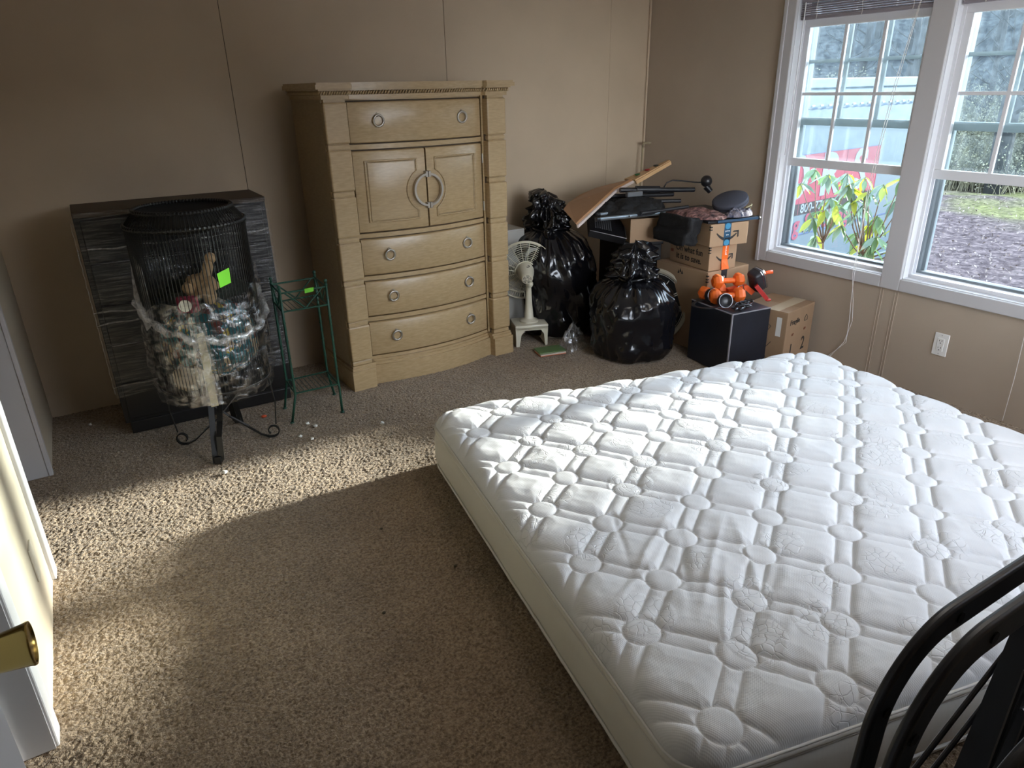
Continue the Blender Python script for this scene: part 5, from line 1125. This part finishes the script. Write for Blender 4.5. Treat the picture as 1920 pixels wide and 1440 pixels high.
# ------------------------------------------------------------------ small things on the floor
def floor_bits():
    c = thing('filing_cabinet', 'pale grey cabinet showing between the chest and the tall garbage bag', 'cabinet', (2.185, 3.76, 0))
    Mg = mat('pale_grey_metal', (0.38, 0.37, 0.34), 0.45)
    MB().bb((0, 0, 0), (0.185, 0.24, 0.70), bev=0.004).build('cabinet_body', Mg, c); MB().bb((0.004, -0.006, 0.36), (0.181, 0.002, 0.69), bev=0.002).build('drawer', Mg, c); MB().bb((0.004, -0.006, 0.02), (0.181, 0.002, 0.35), bev=0.002).build('drawer', Mg, c)
    b = thing('picture_book', 'thin green and orange book lying flat at the fan foot', 'book', (2.30, 3.36, 0.0), math.radians(-12))
    MB().bb((-0.09, -0.06, 0.001), (0.08, 0.05, 0.006), bev=0.001).build('cover', mat('orange_cover', (0.50, 0.14, 0.06), 0.5), b); MB().bb((-0.088, -0.058, 0.006), (0.08, 0.05, 0.013)).build('page_block', mat('paper', (0.55, 0.50, 0.42), 0.8), b)
    MB().bb((-0.09, -0.045, 0.013), (0.085, 0.06, 0.020), bev=0.001).build('cover', mat('green_cover', (0.10, 0.17, 0.06), 0.5), b)
    # crumpled clear plastic bag
    n = 44; X = np.zeros((n, n)); Y = X.copy(); Z = X.copy()
    for i in range(n):
        for k in range(n):
            u = -1+2*i/(n-1); v = -1+2*k/(n-1); q = noise.noise(Vector((u*2.2, v*2.2, 5)))+0.5*noise.noise(Vector((u*6, v*6, 2)))
            X[i, k] = 0.115*u+0.01*q; Y[i, k] = 0.055*v+0.018*noise.noise(Vector((u*4, v*4, 9)))+0.02*u; Z[i, k] = max(0.002, (0.17*(1-abs(v)**1.3)*(1-abs(u+0.35)**1.4*0.75)+0.03*q))
    o = grid_mesh('plastic_bag', X, Y, Z, mat_film('clear_bag', 0.10, 0.5, 14, white=0.35, bump=1.0, rough=0.2)); o.location = (2.48, 3.34, 0.0); tag(o, 'crumpled clear plastic bag on the carpet beside the fan', 'plastic bag')
    # lint and specks
    Ml = mat('white_lint', (0.75, 0.75, 0.72), 0.9); Mo = mat('orange_scrap', (0.6, 0.08, 0.02), 0.6); Md = mat('dark_speck', (0.06, 0.05, 0.03), 0.9)
    first = None; sp = [(0.73, 3.20), (0.754, 3.15), (0.698, 3.02), (1.042, 2.998), (0.285, 2.92), (-0.195, 3.80), (0.66, 3.08)]
    b = bmesh.new(); bmesh.ops.create_icosphere(b, subdivisions=2, radius=0.010)
    for v in b.verts: v.co = v.co*(1+0.7*noise.noise(v.co*160)); v.co.z *= 0.6
    me = bpy.data.meshes.new('lint'); b.to_mesh(me); b.free(); first = link('lint', me, Ml, None, 'all')
    for i, (x, y) in enumerate(sp):
        q = first if i == 0 else dup(first); q.location = (x, y, 0.004); q.rotation_euler = (0, 0, i*1.3); q.scale = (1+0.3*math.sin(i*2), 1, 1)
        tag(q, ('white lint tuft nearest the green stand, front left foot', 'white lint tuft right of the basket scroll foot, rear one', 'white lint tuft in front of the green stand, at the sun edge', 'white lint tuft alone between the stand and the mattress corner', 'white lint tuft by the front leg of the basket stand', 'white lint tuft far left beside the dresser', 'white lint tuft touching the sunlit carpet before the scroll foot')[i], 'lint', 'tufts of white lint on the carpet')
    q = MB().ball((0, 0, 0), 0.012, 10, sc=(1.2, 1, 0.6)).build('scrap', Mo, None, 'all', loc=(0.565, 3.40, 0.006)); tag(q, 'small orange scrap on the carpet behind the basket stand', 'scrap')
    for i, (x, y) in enumerate([(0.538, 1.712), (0.702, 2.149), (0.836, 1.80)]):
        if i == 0: d0 = MB().ball((0, 0, 0), 0.0055, 8, sc=(1.2, 1, 0.6)).build('speck', Md, None, 'all')
        q = d0 if i == 0 else dup(d0); q.location = (x, y, 0.002); tag(q, ('dark speck on the carpet farthest from the mattress, lowest of three', 'dark speck on the carpet nearest the sunlit patch', 'dark speck on the carpet nearest the mattress side')[i], 'speck', 'dark specks on the shaded carpet')
    # outlet on the window wall
    o = thing('wall_outlet', 'white duplex outlet plate below the right window', 'outlet', (XW, 1.713, 0.285))
    Mo_ = mat('outlet_white', (0.78, 0.77, 0.74), 0.35)
    MB().bb((-0.006, -0.036, -0.058), (0.0, 0.036, 0.058), bev=0.003).build('cover_plate', Mo_, o); MB().bb((-0.009, -0.017, -0.033), (-0.004, 0.017, 0.033), bev=0.002).build('receptacle', Mo_, o)
    for z in (-0.018, 0.018):
        for y, hh in ((-0.006, 0.0045), (0.006, 0.0035)): MB().bb((-0.0095, y-0.0012, z+0.003-hh), (-0.0085, y+0.0012, z+0.003+hh)).build('slot', M_ink, o)
        MB().cone((-0.0095, 0, z-0.009), (-0.0085, 0, z-0.009), 0.0028, seg=10).build('slot', M_ink, o)
    for z in (-0.048, 0.048): MB().cone((-0.0068, 0, z), (-0.0055, 0, z), 0.003, seg=10).build('screw', mat('screw_grey', (0.4, 0.4, 0.38), 0.4), o)
    # blank plate on the cream wall piece
    p = thing('wall_plate', 'blank cream cover plate low on the narrow left wall', 'wall plate', (-0.36, 2.27, 0.215))
    MB().bb((0, -0.036, -0.058), (0.006, 0.036, 0.058), bev=0.003).build('cover_plate', mat('cream_plate', (0.66, 0.60, 0.48), 0.4), p)
floor_bits()

# ------------------------------------------------------------------ open door at the left with a brass knob
def door():
    d = tag(MB().bb((0, 0, 0), (0.035, 0.80, 2.0), bev=0.002).build('door_1', mat('door_white', (0.60, 0.62, 0.66), 0.4)), 'white room door standing open at the left edge', kind='structure')
    d.location = (-0.242, 0.045, 0.015); d.rotation_euler = (0, 0, math.radians(0.2))
    Mb = mat('polished_brass', (0.62, 0.47, 0.16), 0.18, metal=1.0, bump=0.05, bscale=12, rvar=0.08, vscale=20)
    k = tag(bpy.data.objects.new('door_knob', None), kind=None); C.objects.link(k); k.parent = d
    k.location = (0.035, 0.735, 0.958)
    Mx = Matrix.Rotation(PI/2, 4, 'Y')
    MB().lathe([(0.032, 0.0), (0.031, 0.004), (0.026, 0.008), (0.012, 0.010), (0.011, 0.018), (0.016, 0.020), (0.0195, 0.024), (0.0205, 0.032), (0.0235, 0.0565), (0.0245, 0.0595), (0.0240, 0.0615), (0.0215, 0.0618), (0.0205, 0.0600), (0.001, 0.0600)], 36, Mx).build('knob_body', Mb, k, smooth=True)
door()

# ------------------------------------------------------------------ folded black bed frame at the right edge
def bed_frame():
    r = thing('folded_bed_frame', 'folded black metal bed frame standing on edge at the lower right', 'bed frame', (0, 0, 0))
    Mk = mat('black_powder_coat', (0.024, 0.026, 0.033), 0.36, bump=0.06, bscale=140, bdist=0.002); Mh = mat('hole_black', (0.001, 0.001, 0.001), 0.9)
    def U(y, x0, zt, w, name='frame_rail', rad=0.105, x1=1.85, lean=0.012):
        pts = [(x0-0.035, y, 0.01), (x0-0.02, y, 0.5), (x0, y, zt-rad-0.12), (x0+0.004, y, zt-rad)]
        for i in range(1, 19):
            a = i/18*PI/2; pts.append((x0+0.004+rad*(1-math.cos(a)), y, zt-rad+rad*math.sin(a)))
        pts += [(x0+0.5, y, zt-0.004), (x1, y, zt-0.01)]
        b = MB(); b.tube(pts, 0, flat=(w, 0.011)); o = b.build(name, Mk, r)
        m = o.modifiers.new('bevel', 'BEVEL'); m.width = 0.004; m.segments = 3; m.limit_method = 'ANGLE'; m.angle_limit = math.radians(60); o.data.polygons.foreach_set('use_smooth', [True]*len(o.data.polygons)); o.data.set_sharp_from_angle(angle=math.radians(40))
        return o
    a = U(0.262, 0.586, 0.991, 0.036); b = U(0.205, 0.517, 1.045, 0.036); c = U(0.150, 0.535, 0.95, 0.026, x1=1.8)
    for y, x, z, par in ((0.2562, 0.705, 0.991, a), (0.2562, 0.597, 0.918, a), (0.1992, 0.632, 1.045, b), (0.1992, 0.526, 0.982, b)):
        MB().cone((x, y-0.0015, z), (x, y+0.003, z), 0.0065, seg=14).build('rivet_hole', Mh, par)
    # legs and cross bars between the two halves
    for (p, q, rr) in (((0.60, 0.235, 0.80), (0.80, 0.235, 0.92), 0.003), ((0.60, 0.235, 0.74), (1.0, 0.235, 0.97), 0.003), ((0.56, 0.18, 0.70), (0.78, 0.18, 0.84), 0.003), ((0.62, 0.235, 0.60), (0.9, 0.235, 0.80), 0.003), ((0.7, 0.18, 0.93), (1.2, 0.18, 0.80), 0.003)):
        MB().cone(p, q, rr, seg=8).build('brace_wire', Mk, r)
    for x in (0.72, 0.86, 1.02): MB().tube([(x-0.05, 0.215, 0.04), (x-0.01, 0.215, 0.60), (x+0.06, 0.215, 0.975)], 0, flat=(0.014, 0.030)).build('slat', Mk, r)
    for z in (0.30, 0.62): MB().bb((0.56, 0.20, z-0.012), (1.84, 0.225, z+0.012), bev=0.003).build('cross_bar', Mk, r)
    # wire deck
    g = MB()
    for i in range(20): x = 0.66+i*0.058; g.cone((x, 0.185, 0.03), (x+0.03, 0.185, 0.985), 0.0022, seg=5)
    o = g.build('deck_wires', Mk, r); o['kind'] = 'stuff'
    # dark cover hung over the near half
    t = thing('dark_fabric_cover', 'dark grey-green fabric folded over the near side of the bed frame', 'fabric', (0, 0, 0))
    n = 50; X = np.zeros((n, n)); Y = X.copy(); Z = X.copy()
    for i in range(n):
        for k in range(n):
            u = i/(n-1); v = k/(n-1); q = noise.noise(Vector((u*3, v*2, 4)))*0.012+noise.noise(Vector((u*8, v*5, 4)))*0.005
            X[i, k] = 0.535+0.05*v+u*1.2-0.03*v*v; Y[i, k] = 0.115+q+0.02*v; Z[i, k] = 0.02+v*(0.86+0.05*u)
    grid_mesh('fabric_panel', X, Y, Z, mat('dark_cover', (0.010, 0.014, 0.014), 0.8, bump=0.3, bscale=150, bdist=0.002), t)
    MB().tube([(0.585, 0.125, 0.86), (0.9, 0.118, 0.885), (1.3, 0.12, 0.905), (1.72, 0.12, 0.93)], 0.005, 6).build('hem', mat('cover_hem', (0.045, 0.06, 0.062), 0.5), t, smooth='all')
bed_frame()

# ------------------------------------------------------------------ outdoors
GZ = -1.5
def outdoors():
    # ground: leaf litter with grass patches, rising into a wooded bank
    m = bpy.data.materials.new('leaf_litter'); m.use_nodes = True; n = m.node_tree.nodes; L = m.node_tree.links; p = n['Principled BSDF']
    p.inputs['Roughness'].default_value = 1.0; p.inputs['Specular IOR Level'].default_value = 0.0
    tc = n.new('ShaderNodeTexCoord')
    t1 = n.new('ShaderNodeTexNoise'); t1.inputs['Scale'].default_value = 7; t1.inputs['Detail'].default_value = 9; t1.inputs['Roughness'].default_value = 0.75
    t2 = n.new('ShaderNodeTexNoise'); t2.inputs['Scale'].default_value = 0.35; t2.inputs['Detail'].default_value = 3
    for t in (t1, t2): L.new(tc.outputs['Object'], t.inputs['Vector'])
    r1 = n.new('ShaderNodeValToRGB'); e = r1.color_ramp.elements; e[0].position = 0.34; e[0].color = (0.028, 0.022, 0.022, 1); e[1].position = 0.68; e[1].color = (0.19, 0.15, 0.14, 1)
    e2 = e.new(0.5); e2.color = (0.078, 0.062, 0.062, 1)
    r2 = n.new('ShaderNodeValToRGB'); e = r2.color_ramp.elements; e[0].position = 0.34; e[0].color = (0.04, 0.042, 0.02, 1); e[1].position = 0.68; e[1].color = (0.20, 0.20, 0.09, 1)
    for r in (r1, r2): L.new(t1.outputs['Fac'], r.inputs['Fac'])
    # grass strip in the open middle distance
    sp = n.new('ShaderNodeSeparateXYZ'); L.new(tc.outputs['Object'], sp.inputs[0])
    a1 = n.new('ShaderNodeMapRange'); a1.inputs['From Min'].default_value = 16.5; a1.inputs['From Max'].default_value = 19.5; L.new(sp.outputs[0], a1.inputs['Value'])
    a2 = n.new('ShaderNodeMapRange'); a2.inputs['From Min'].default_value = 25.5; a2.inputs['From Max'].default_value = 24.0; L.new(sp.outputs[0], a2.inputs['Value'])
    mu = n.new('ShaderNodeMath'); mu.operation = 'MULTIPLY'; L.new(a1.outputs[0], mu.inputs[0]); L.new(a2.outputs[0], mu.inputs[1])
    nm = n.new('ShaderNodeMapRange'); nm.inputs['From Min'].default_value = 0.40; nm.inputs['From Max'].default_value = 0.55; L.new(t2.outputs['Fac'], nm.inputs['Value'])
    mu2 = n.new('ShaderNodeMath'); mu2.operation = 'MULTIPLY'; L.new(mu.outputs[0], mu2.inputs[0]); L.new(nm.outputs[0], mu2.inputs[1])
    mx = n.new('ShaderNodeMix'); mx.data_type = 'RGBA'; L.new(mu2.outputs[0], mx.inputs[0]); L.new(r1.outputs[0], mx.inputs[6]); L.new(r2.outputs[0], mx.inputs[7])
    # darkened woods floor streaked like saplings beyond the open yard
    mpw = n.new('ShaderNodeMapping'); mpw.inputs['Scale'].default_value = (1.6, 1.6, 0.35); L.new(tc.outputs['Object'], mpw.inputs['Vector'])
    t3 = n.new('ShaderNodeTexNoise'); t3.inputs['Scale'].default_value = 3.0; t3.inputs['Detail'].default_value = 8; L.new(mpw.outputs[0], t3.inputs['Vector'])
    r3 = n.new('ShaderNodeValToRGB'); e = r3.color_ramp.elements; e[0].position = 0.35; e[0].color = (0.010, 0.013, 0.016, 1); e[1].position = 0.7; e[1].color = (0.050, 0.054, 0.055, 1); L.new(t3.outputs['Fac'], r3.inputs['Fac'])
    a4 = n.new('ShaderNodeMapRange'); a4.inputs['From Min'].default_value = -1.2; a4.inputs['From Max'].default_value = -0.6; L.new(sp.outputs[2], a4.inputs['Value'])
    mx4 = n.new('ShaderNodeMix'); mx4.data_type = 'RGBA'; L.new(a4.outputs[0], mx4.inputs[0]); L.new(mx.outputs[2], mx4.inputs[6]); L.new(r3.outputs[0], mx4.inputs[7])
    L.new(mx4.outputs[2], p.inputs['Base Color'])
    bp = n.new('ShaderNodeBump'); bp.inputs['Strength'].default_value = 0.8; bp.inputs['Distance'].default_value = 0.06; L.new(t1.outputs['Fac'], bp.inputs['Height']); L.new(bp.outputs[0], p.inputs['Normal'])
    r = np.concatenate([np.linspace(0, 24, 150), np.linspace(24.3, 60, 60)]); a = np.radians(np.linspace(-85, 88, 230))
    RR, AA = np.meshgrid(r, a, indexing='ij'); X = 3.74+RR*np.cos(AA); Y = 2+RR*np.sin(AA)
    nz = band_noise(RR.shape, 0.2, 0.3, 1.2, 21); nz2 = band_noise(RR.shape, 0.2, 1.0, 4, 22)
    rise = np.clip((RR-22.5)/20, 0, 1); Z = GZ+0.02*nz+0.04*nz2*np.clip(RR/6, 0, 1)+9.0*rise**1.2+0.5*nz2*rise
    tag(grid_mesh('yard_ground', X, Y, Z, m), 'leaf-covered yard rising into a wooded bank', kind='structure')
    tag(MB().bb((3.73, -2.4, GZ-0.1), (3.79, 5.2, -0.12)).build('foundation_skirt', mat('skirt_grey', (0.3, 0.3, 0.3), 0.8)), kind='structure')
    tag(MB().bb((-60, -60, GZ-0.4), (60, 60, GZ-0.3)).build('yard_base', m), 'far ground plane', kind='structure')
    # fallen leaves
    g = MB(); rr = random.Random(3)
    for i in range(3000):
        d = 5.2+16*rr.random()**1.3; an = math.radians(rr.uniform(12, 36)); x, y = d*math.cos(an), d*math.sin(an); x += 3.0
        s_ = rr.uniform(0.012, 0.038); th = rr.uniform(0, 2*PI); c, q = math.cos(th)*s_, math.sin(th)*s_; z = GZ+0.03+rr.uniform(0, 0.03); dz = rr.uniform(-0.03, 0.03)
        vs_ = [g.b.verts.new(v) for v in ((x+c, y+q, z+dz), (x-q*0.6, y+c*0.6, z+rr.uniform(0, 0.02)), (x-c, y-q, z-dz), (x+q*0.6, y-c*0.6, z+rr.uniform(0, 0.02)))]; g.b.faces.new(vs_)
    tag(g.build('fallen_leaves', mat('dead_leaves', (0.07, 0.045, 0.035), 0.9, col2=(0.20, 0.165, 0.14), vscale=2.2, detail=2)), 'pale dead leaves scattered over the yard', 'leaves', kind='stuff')
    # moving truck
    t = thing('moving_truck', 'white box truck with red and black lettered side parked outside the left window', 'truck', (8.0, 6.0, GZ), math.radians(7))
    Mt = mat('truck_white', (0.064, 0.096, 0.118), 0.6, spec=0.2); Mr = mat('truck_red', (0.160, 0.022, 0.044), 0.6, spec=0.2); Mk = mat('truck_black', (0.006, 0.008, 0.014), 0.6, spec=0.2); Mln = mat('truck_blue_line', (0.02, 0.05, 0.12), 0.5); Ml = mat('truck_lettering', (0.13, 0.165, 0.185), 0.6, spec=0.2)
    x0, x1 = -1.9, 3.3; zt = 3.035; zb = 0.42
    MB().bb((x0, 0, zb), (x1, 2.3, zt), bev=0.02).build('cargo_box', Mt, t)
    MB().bb((x0, -0.02, zt-0.10), (x1+0.01, 0.03, zt+0.02), bev=0.012).build('top_rail', Mt, t); MB().bb((x0, -0.02, zb-0.02), (x1+0.01, 0.02, zb+0.10), bev=0.01).build('bottom_rail', Mt, t)
    MB().bb((x1-0.05, -0.02, zb), (x1+0.012, 0.02, zt), bev=0.01).build('corner_post', Mt, t)
    q0 = None
    for i in range(26):
        x = x0+0.1+i*0.2
        if q0 is None: q0 = MB().bb((-0.02, -0.03, -0.012), (0.045, -0.015, 0.012), bev=0.004).build('marker_clip', mat('clip_grey', (0.16, 0.18, 0.20), 0.4), t, loc=(x, 0, zt-0.30))
        else: dup(q0, t, location=(x, 0, zt-0.30))
    MB().bb((x0, -0.004, zt-0.335), (x1-0.05, 0.001, zt-0.328)).build('seam_line', Mln, t)
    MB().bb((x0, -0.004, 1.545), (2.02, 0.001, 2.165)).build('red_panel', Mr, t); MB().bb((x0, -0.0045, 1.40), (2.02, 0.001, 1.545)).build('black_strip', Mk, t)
    MB().bb((x0, -0.004, 1.125), (2.6, 0.001, 1.145)).build('blue_line', Mln, t)
    for x in (0.02, 0.56, 1.10, 1.62, 2.02): MB().bb((x-0.006, -0.0055, 1.40), (x+0.006, 0.001, 2.165)).build('panel_seam', mat('seam_dark', (0.10, 0.02, 0.04), 0.5), t)
    MB().bb((x0, -0.0055, 2.158), (2.02, 0.001, 2.170)).build('blue_line', Mln, t)
    F = lambda x, z: face_M((x, -0.006, z), (1, 0, 0), (0, 0, 1))
    text('big_lettering', 'O', 0.80, Ml, t, F(-0.17, 1.855), bold=0.02, sx=1.15); text('big_lettering', 'R', 0.76, Ml, t, F(0.72, 1.845), bold=0.018, sx=1.15); text('big_lettering', 'S', 0.76, Ml, t, F(1.50, 1.845), bold=0.018, sx=1.15)
    text('phone_lettering', '800-776-', 0.165, Ml, t, F(0.42, 1.473), bold=0.003, sx=1.15); text('phone_lettering', "'S", 0.15, Ml, t, F(1.55, 1.473), bold=0.003, sx=1.1)
    text('side_lettering', 'Moving & Storage', 0.34, mat('truck_pink', (0.15, 0.028, 0.055), 0.6, spec=0.2), t, F(0.33, 1.265), bold=0.008, sx=1.0)
    Mty = mat('tyre', (0.02, 0.02, 0.02), 0.8)
    for x in (-0.9, 2.2):
        for y in (0.12, 2.0):
            w_ = MB().cone((x, y, 0.43), (x, y+0.25, 0.43), 0.43, seg=28).build('wheel', Mty, t, smooth=True); MB().cone((x, y-0.01, 0.43), (x, y+0.02, 0.43), 0.22, seg=20).build('hub', Mt, w_)
    MB().bb((x0-0.1, 0.3, 0.30), (x1, 2.0, 0.45)).build('chassis', Mty, t)
    cb = MB(); cb.prism([(-3.6, 0.35), (-3.6, 1.15), (-3.1, 1.35), (-2.75, 2.15), (-2.0, 2.2), (-2.0, 0.35)], 'y', 0.15, 2.15); cb.build('cab', Mt, t)
    # rhododendron by the window
    b = thing('rhododendron_bush', 'leggy rhododendron with drooping green and yellow leaves outside the left window', 'shrub', (4.62, 2.95, GZ))
    Ms = mat('bark_brown', (0.10, 0.065, 0.045), 0.8)
    def leafmat(nm, c, c2):
        m = mat(nm, c, 0.45, col2=c2, vscale=5, detail=1); p = m.node_tree.nodes['Principled BSDF']
        n = m.node_tree.nodes; L = m.node_tree.links; tl = n.new('ShaderNodeBsdfTranslucent'); mxs = n.new('ShaderNodeMixShader'); mxs.inputs[0].default_value = 0.35
        tl.inputs['Color'].default_value = (*[min(1, v*1.6) for v in c2], 1); out = [q for q in n if q.type == 'OUTPUT_MATERIAL'][0]
        L.new(p.outputs[0], mxs.inputs[1]); L.new(tl.outputs[0], mxs.inputs[2]); L.new(mxs.outputs[0], out.inputs[0]); return m
    LM = [leafmat('leaf_green', (0.045, 0.10, 0.045), (0.10, 0.17, 0.075)), leafmat('leaf_blue_green', (0.075, 0.13, 0.105), (0.14, 0.21, 0.175)), leafmat('leaf_yellow', (0.15, 0.20, 0.015), (0.30, 0.33, 0.03))]
    LMe = []
    for mt in LM:
        bmv = bmesh.new(); n = 6; rows = []
        for i in range(n+1):
            t_ = i/n; w_ = 0.0175*math.sin(PI*min(1, t_**0.85))*1.0+0.0008; x = 0.012+t_*0.125; zc = -0.018*t_*t_
            rows.append([bmv.verts.new((x, -w_, zc+0.006)), bmv.verts.new((x, 0, zc)), bmv.verts.new((x, w_, zc+0.006))])
        for A_, B_ in zip(rows, rows[1:]):
            for j in range(2): bmv.faces.new((A_[j], B_[j], B_[j+1], A_[j+1]))
        st = bmesh.ops.create_cone(bmv, segments=4, radius1=0.0016, radius2=0.0016, depth=0.02)['verts']
        bmesh.ops.transform(bmv, matrix=Matrix.Translation((0.006, 0, 0)) @ Matrix.Rotation(PI/2, 4, 'Y'), verts=st)
        me = bpy.data.meshes.new('leaf'); bmv.to_mesh(me); bmv.free(); me.materials.append(mt); me.polygons.foreach_set('use_smooth', [True]*len(me.polygons)); LMe.append(me)
    tips = [(3.50, 0.81), (3.42, 0.92), (3.29, 0.72), (3.17, 0.80), (3.10, 0.90), (2.98, 0.86), (2.88, 0.92), (2.78, 0.88), (2.78, 0.76), (2.90, 0.74), (2.99, 0.67), (3.27, 0.60), (3.33, 0.44), (3.03, 0.50), (2.95, 0.43), (2.79, 0.48), (2.88, 0.60), (2.72, 0.37), (2.66, 0.46), (3.15, 0.64), (2.97, 0.34), (3.24, 0.90), (2.68, 0.62), (2.70, 0.80), (2.60, 0.55), (2.84, 0.83), (3.22, 0.66), (3.07, 0.72), (2.94, 0.78), (3.0, 0.58), (2.83, 0.66), (2.74, 0.55), (2.86, 0.40), (3.36, 0.62), (2.72, 0.92), (3.0, 0.94), (2.66, 0.30), (2.78, 0.30)]
    rr = random.Random(12); hubs = [(3.20, 0.42), (2.86, 0.36)]
    for hy, hz in hubs:
        MB().tube([(rr.uniform(-0.1, 0.1), 0.0, 0.0), (0.03, (hy-2.95)*0.4, 0.9), (0.0, hy-2.95, hz-GZ)], 0.012, 6, rs=[0.02, 0.014, 0.008]).build('stem', Ms, b, smooth='all')
    for i, (y, z) in enumerate(tips):
        dx = rr.uniform(-0.16, 0.16); h = min(hubs, key=lambda q: abs(q[0]-y)+(0.3 if q[1] > z else 0)); tip = Vector((dx, y-2.95, z-GZ)); ho = Vector((0, h[0]-2.95, h[1]-GZ))
        mid = ho.lerp(tip, 0.5)+Vector((rr.uniform(-0.03, 0.03), rr.uniform(-0.02, 0.02), -0.03))
        MB().tube([ho, mid, tip], 0.004, 5, rs=[0.006, 0.0045, 0.003]).build('twig', Ms, b, smooth='all')
        nl = rr.choice((6, 7, 8)); ph = rr.uniform(0, 6)
        for k in range(nl):
            me = LMe[rr.choices((0, 1, 2), (3, 3, 2.2))[0]]; o = bpy.data.objects.new('leaf', me); C.objects.link(o); o.parent = b
            o.location = tip+Vector((0, 0, rr.uniform(-0.01, 0.01))); sc = rr.uniform(0.75, 1.1); o.scale = (sc, sc*1.15, sc)
            o.rotation_euler = (rr.uniform(-0.5, 0.5), math.radians(rr.uniform(20, 68)), ph+2*PI*k/nl+rr.uniform(-0.25, 0.25))
    # bare trees on the bank
    Mb = mat('grey_bark', (0.009, 0.010, 0.011), 0.9, bump=0.4, bscale=8, bdist=0.02, col2=(0.020, 0.021, 0.022), vscale=3); 
    def tree_parts(seed, H=9.0, r0=0.16):
        q = random.Random(seed); tr = MB(); br = MB(); pts = [(0, 0, -0.3)]; x = y = 0
        for i in range(1, 8): x += q.uniform(-0.10, 0.10); y += q.uniform(-0.10, 0.10); pts.append((x, y, H*i/7))
        tr.tube(pts, 0, 8, rs=[r0*(1.15-0.95*i/7) for i in range(8)])
        def branch(p, d, l, r, lev):
            e = [p]; dd = d.copy(); 
            for i in range(3): dd = (dd+Vector((q.uniform(-.25, .25), q.uniform(-.25, .25), q.uniform(-.05, .25)))).normalized(); e.append(e[-1]+dd*l/3)
            br.tube(e, 0, 4, rs=[r, r*0.8, r*0.6, r*0.3])
            if lev < 2:
                for k in range(3): s_ = e[1+k % 3]; branch(s_, (dd+Vector((q.uniform(-.9, .9), q.uniform(-.9, .9), q.uniform(-.2, .6)))).normalized(), l*0.55, r*0.5, lev+1)
        for i in range(15):
            z = H*(0.14+0.84*i/15); k = min(6, int(z/H*7)); P = Vector(pts[k]).lerp(Vector(pts[k+1]), z/H*7-k); an = q.uniform(0, 2*PI)
            branch(P, Vector((math.cos(an), math.sin(an), 0.35)), q.uniform(0.8, 1.7)*(1.15-z/H), r0*0.30, 0)
        return tr, br
    protos = []
    for k in range(3):
        tr, br = tree_parts(40+k, 8.5+k, 0.15+0.02*k); e = thing('bare_tree', '', 'tree', (0, 0, 0)); tr.build('trunk', Mb, e, smooth='all'); bo = br.build('branches', Mb, e); bo['kind'] = 'stuff'; protos.append(e)
    rr = random.Random(77); spots = [(22.4, 10.3, 1.7), (23.4, 10.1, 1.5), (10.2, 0.84, 1.1)]  # third spot: unseen tree added to block sun at the right window
    while len(spots) < 36:
        d = rr.uniform(26, 40); an = math.radians(rr.uniform(18, 44)); x, y = d*math.cos(an), d*math.sin(an)
        if all((x-a)**2+(y-b_)**2 > 3.6 for a, b_, _ in spots): spots.append((x, y, rr.uniform(0.7, 1.2)))
    for i, (x, y, s_) in enumerate(spots):
        src = protos[i % 3]
        if i < 3: e = src
        else:
            e = dup(src)
            for c_ in list(src.children): dup(c_, e)
        d = math.hypot(x-3.74, y-2); z = GZ+9.0*max(0, min(1, (d-22.5)/20))**1.2
        e.location = (x, y, z); e.rotation_euler = (0, 0, i*1.7); e.scale = (s_, s_, s_)
        if i < 2: tag(e, ('thick bare tree trunk nearest the right window panes' if i == 0 else 'dark bare tree just behind the nearest trunk, right window'), 'tree')
        elif i == 2: tag(e, 'unseen bare tree added to shade the right window', 'tree')
        else: tag(e, 'bare leafless tree standing in the woods beyond the yard', 'tree', 'bare trees in the woods beyond the yard')
    # undergrowth between the trunks: one tangled mass
    rr = random.Random(5); V = []; F = []
    for i in range(40):
        d = rr.uniform(25, 31); an = math.radians(rr.uniform(20, 42)); x, y = d*math.cos(an), d*math.sin(an); q_ = math.hypot(x-3.74, y-2); z = GZ+9.0*max(0, min(1, (q_-22.5)/20))**1.2; sz = rr.uniform(0.7, 1.2)
        for _ in range(130):
            an = rr.uniform(0, 2*PI); r_ = rr.uniform(0, 1.0); p0 = Vector((x+r_*math.cos(an), y+r_*math.sin(an), z-0.05)); dv = Vector((rr.uniform(-.5, .5), rr.uniform(-.5, .5), rr.uniform(0.8, 2.2)*sz))
            sd = Vector((rr.uniform(-1, 1), rr.uniform(-1, 1), 0)).normalized()*0.012; n0 = len(V); sd2 = Vector((-sd.y, sd.x, 0))
            V += [p0+sd, p0-sd, p0+sd2, p0+dv]; F += [(n0, n0+1, n0+3), (n0+1, n0+2, n0+3), (n0+2, n0, n0+3)]
            for k in range(13):
                c = p0+dv*rr.uniform(0.2, 1.0)+Vector((rr.uniform(-.16, .16), rr.uniform(-.16, .16), rr.uniform(-.1, .1))); s_ = rr.uniform(0.016, 0.036); u = Vector((rr.uniform(-1, 1), rr.uniform(-1, 1), rr.uniform(-1, 1))).normalized()*s_; v = u.orthogonal()*0.7
                n0 = len(V); V += [c+u, c+v, c-u, c-v]; F.append((n0, n0+1, n0+2, n0+3))
    me = bpy.data.meshes.new('undergrowth'); me.from_pydata(V, [], F); 
    tag(link('undergrowth', me, mat('brush_twigs', (0.05, 0.05, 0.035), 0.9, col2=(0.16, 0.15, 0.09), vscale=2.5, detail=1)), 'tangled olive brush at the edge of the woods', 'brush', kind='stuff')
outdoors()
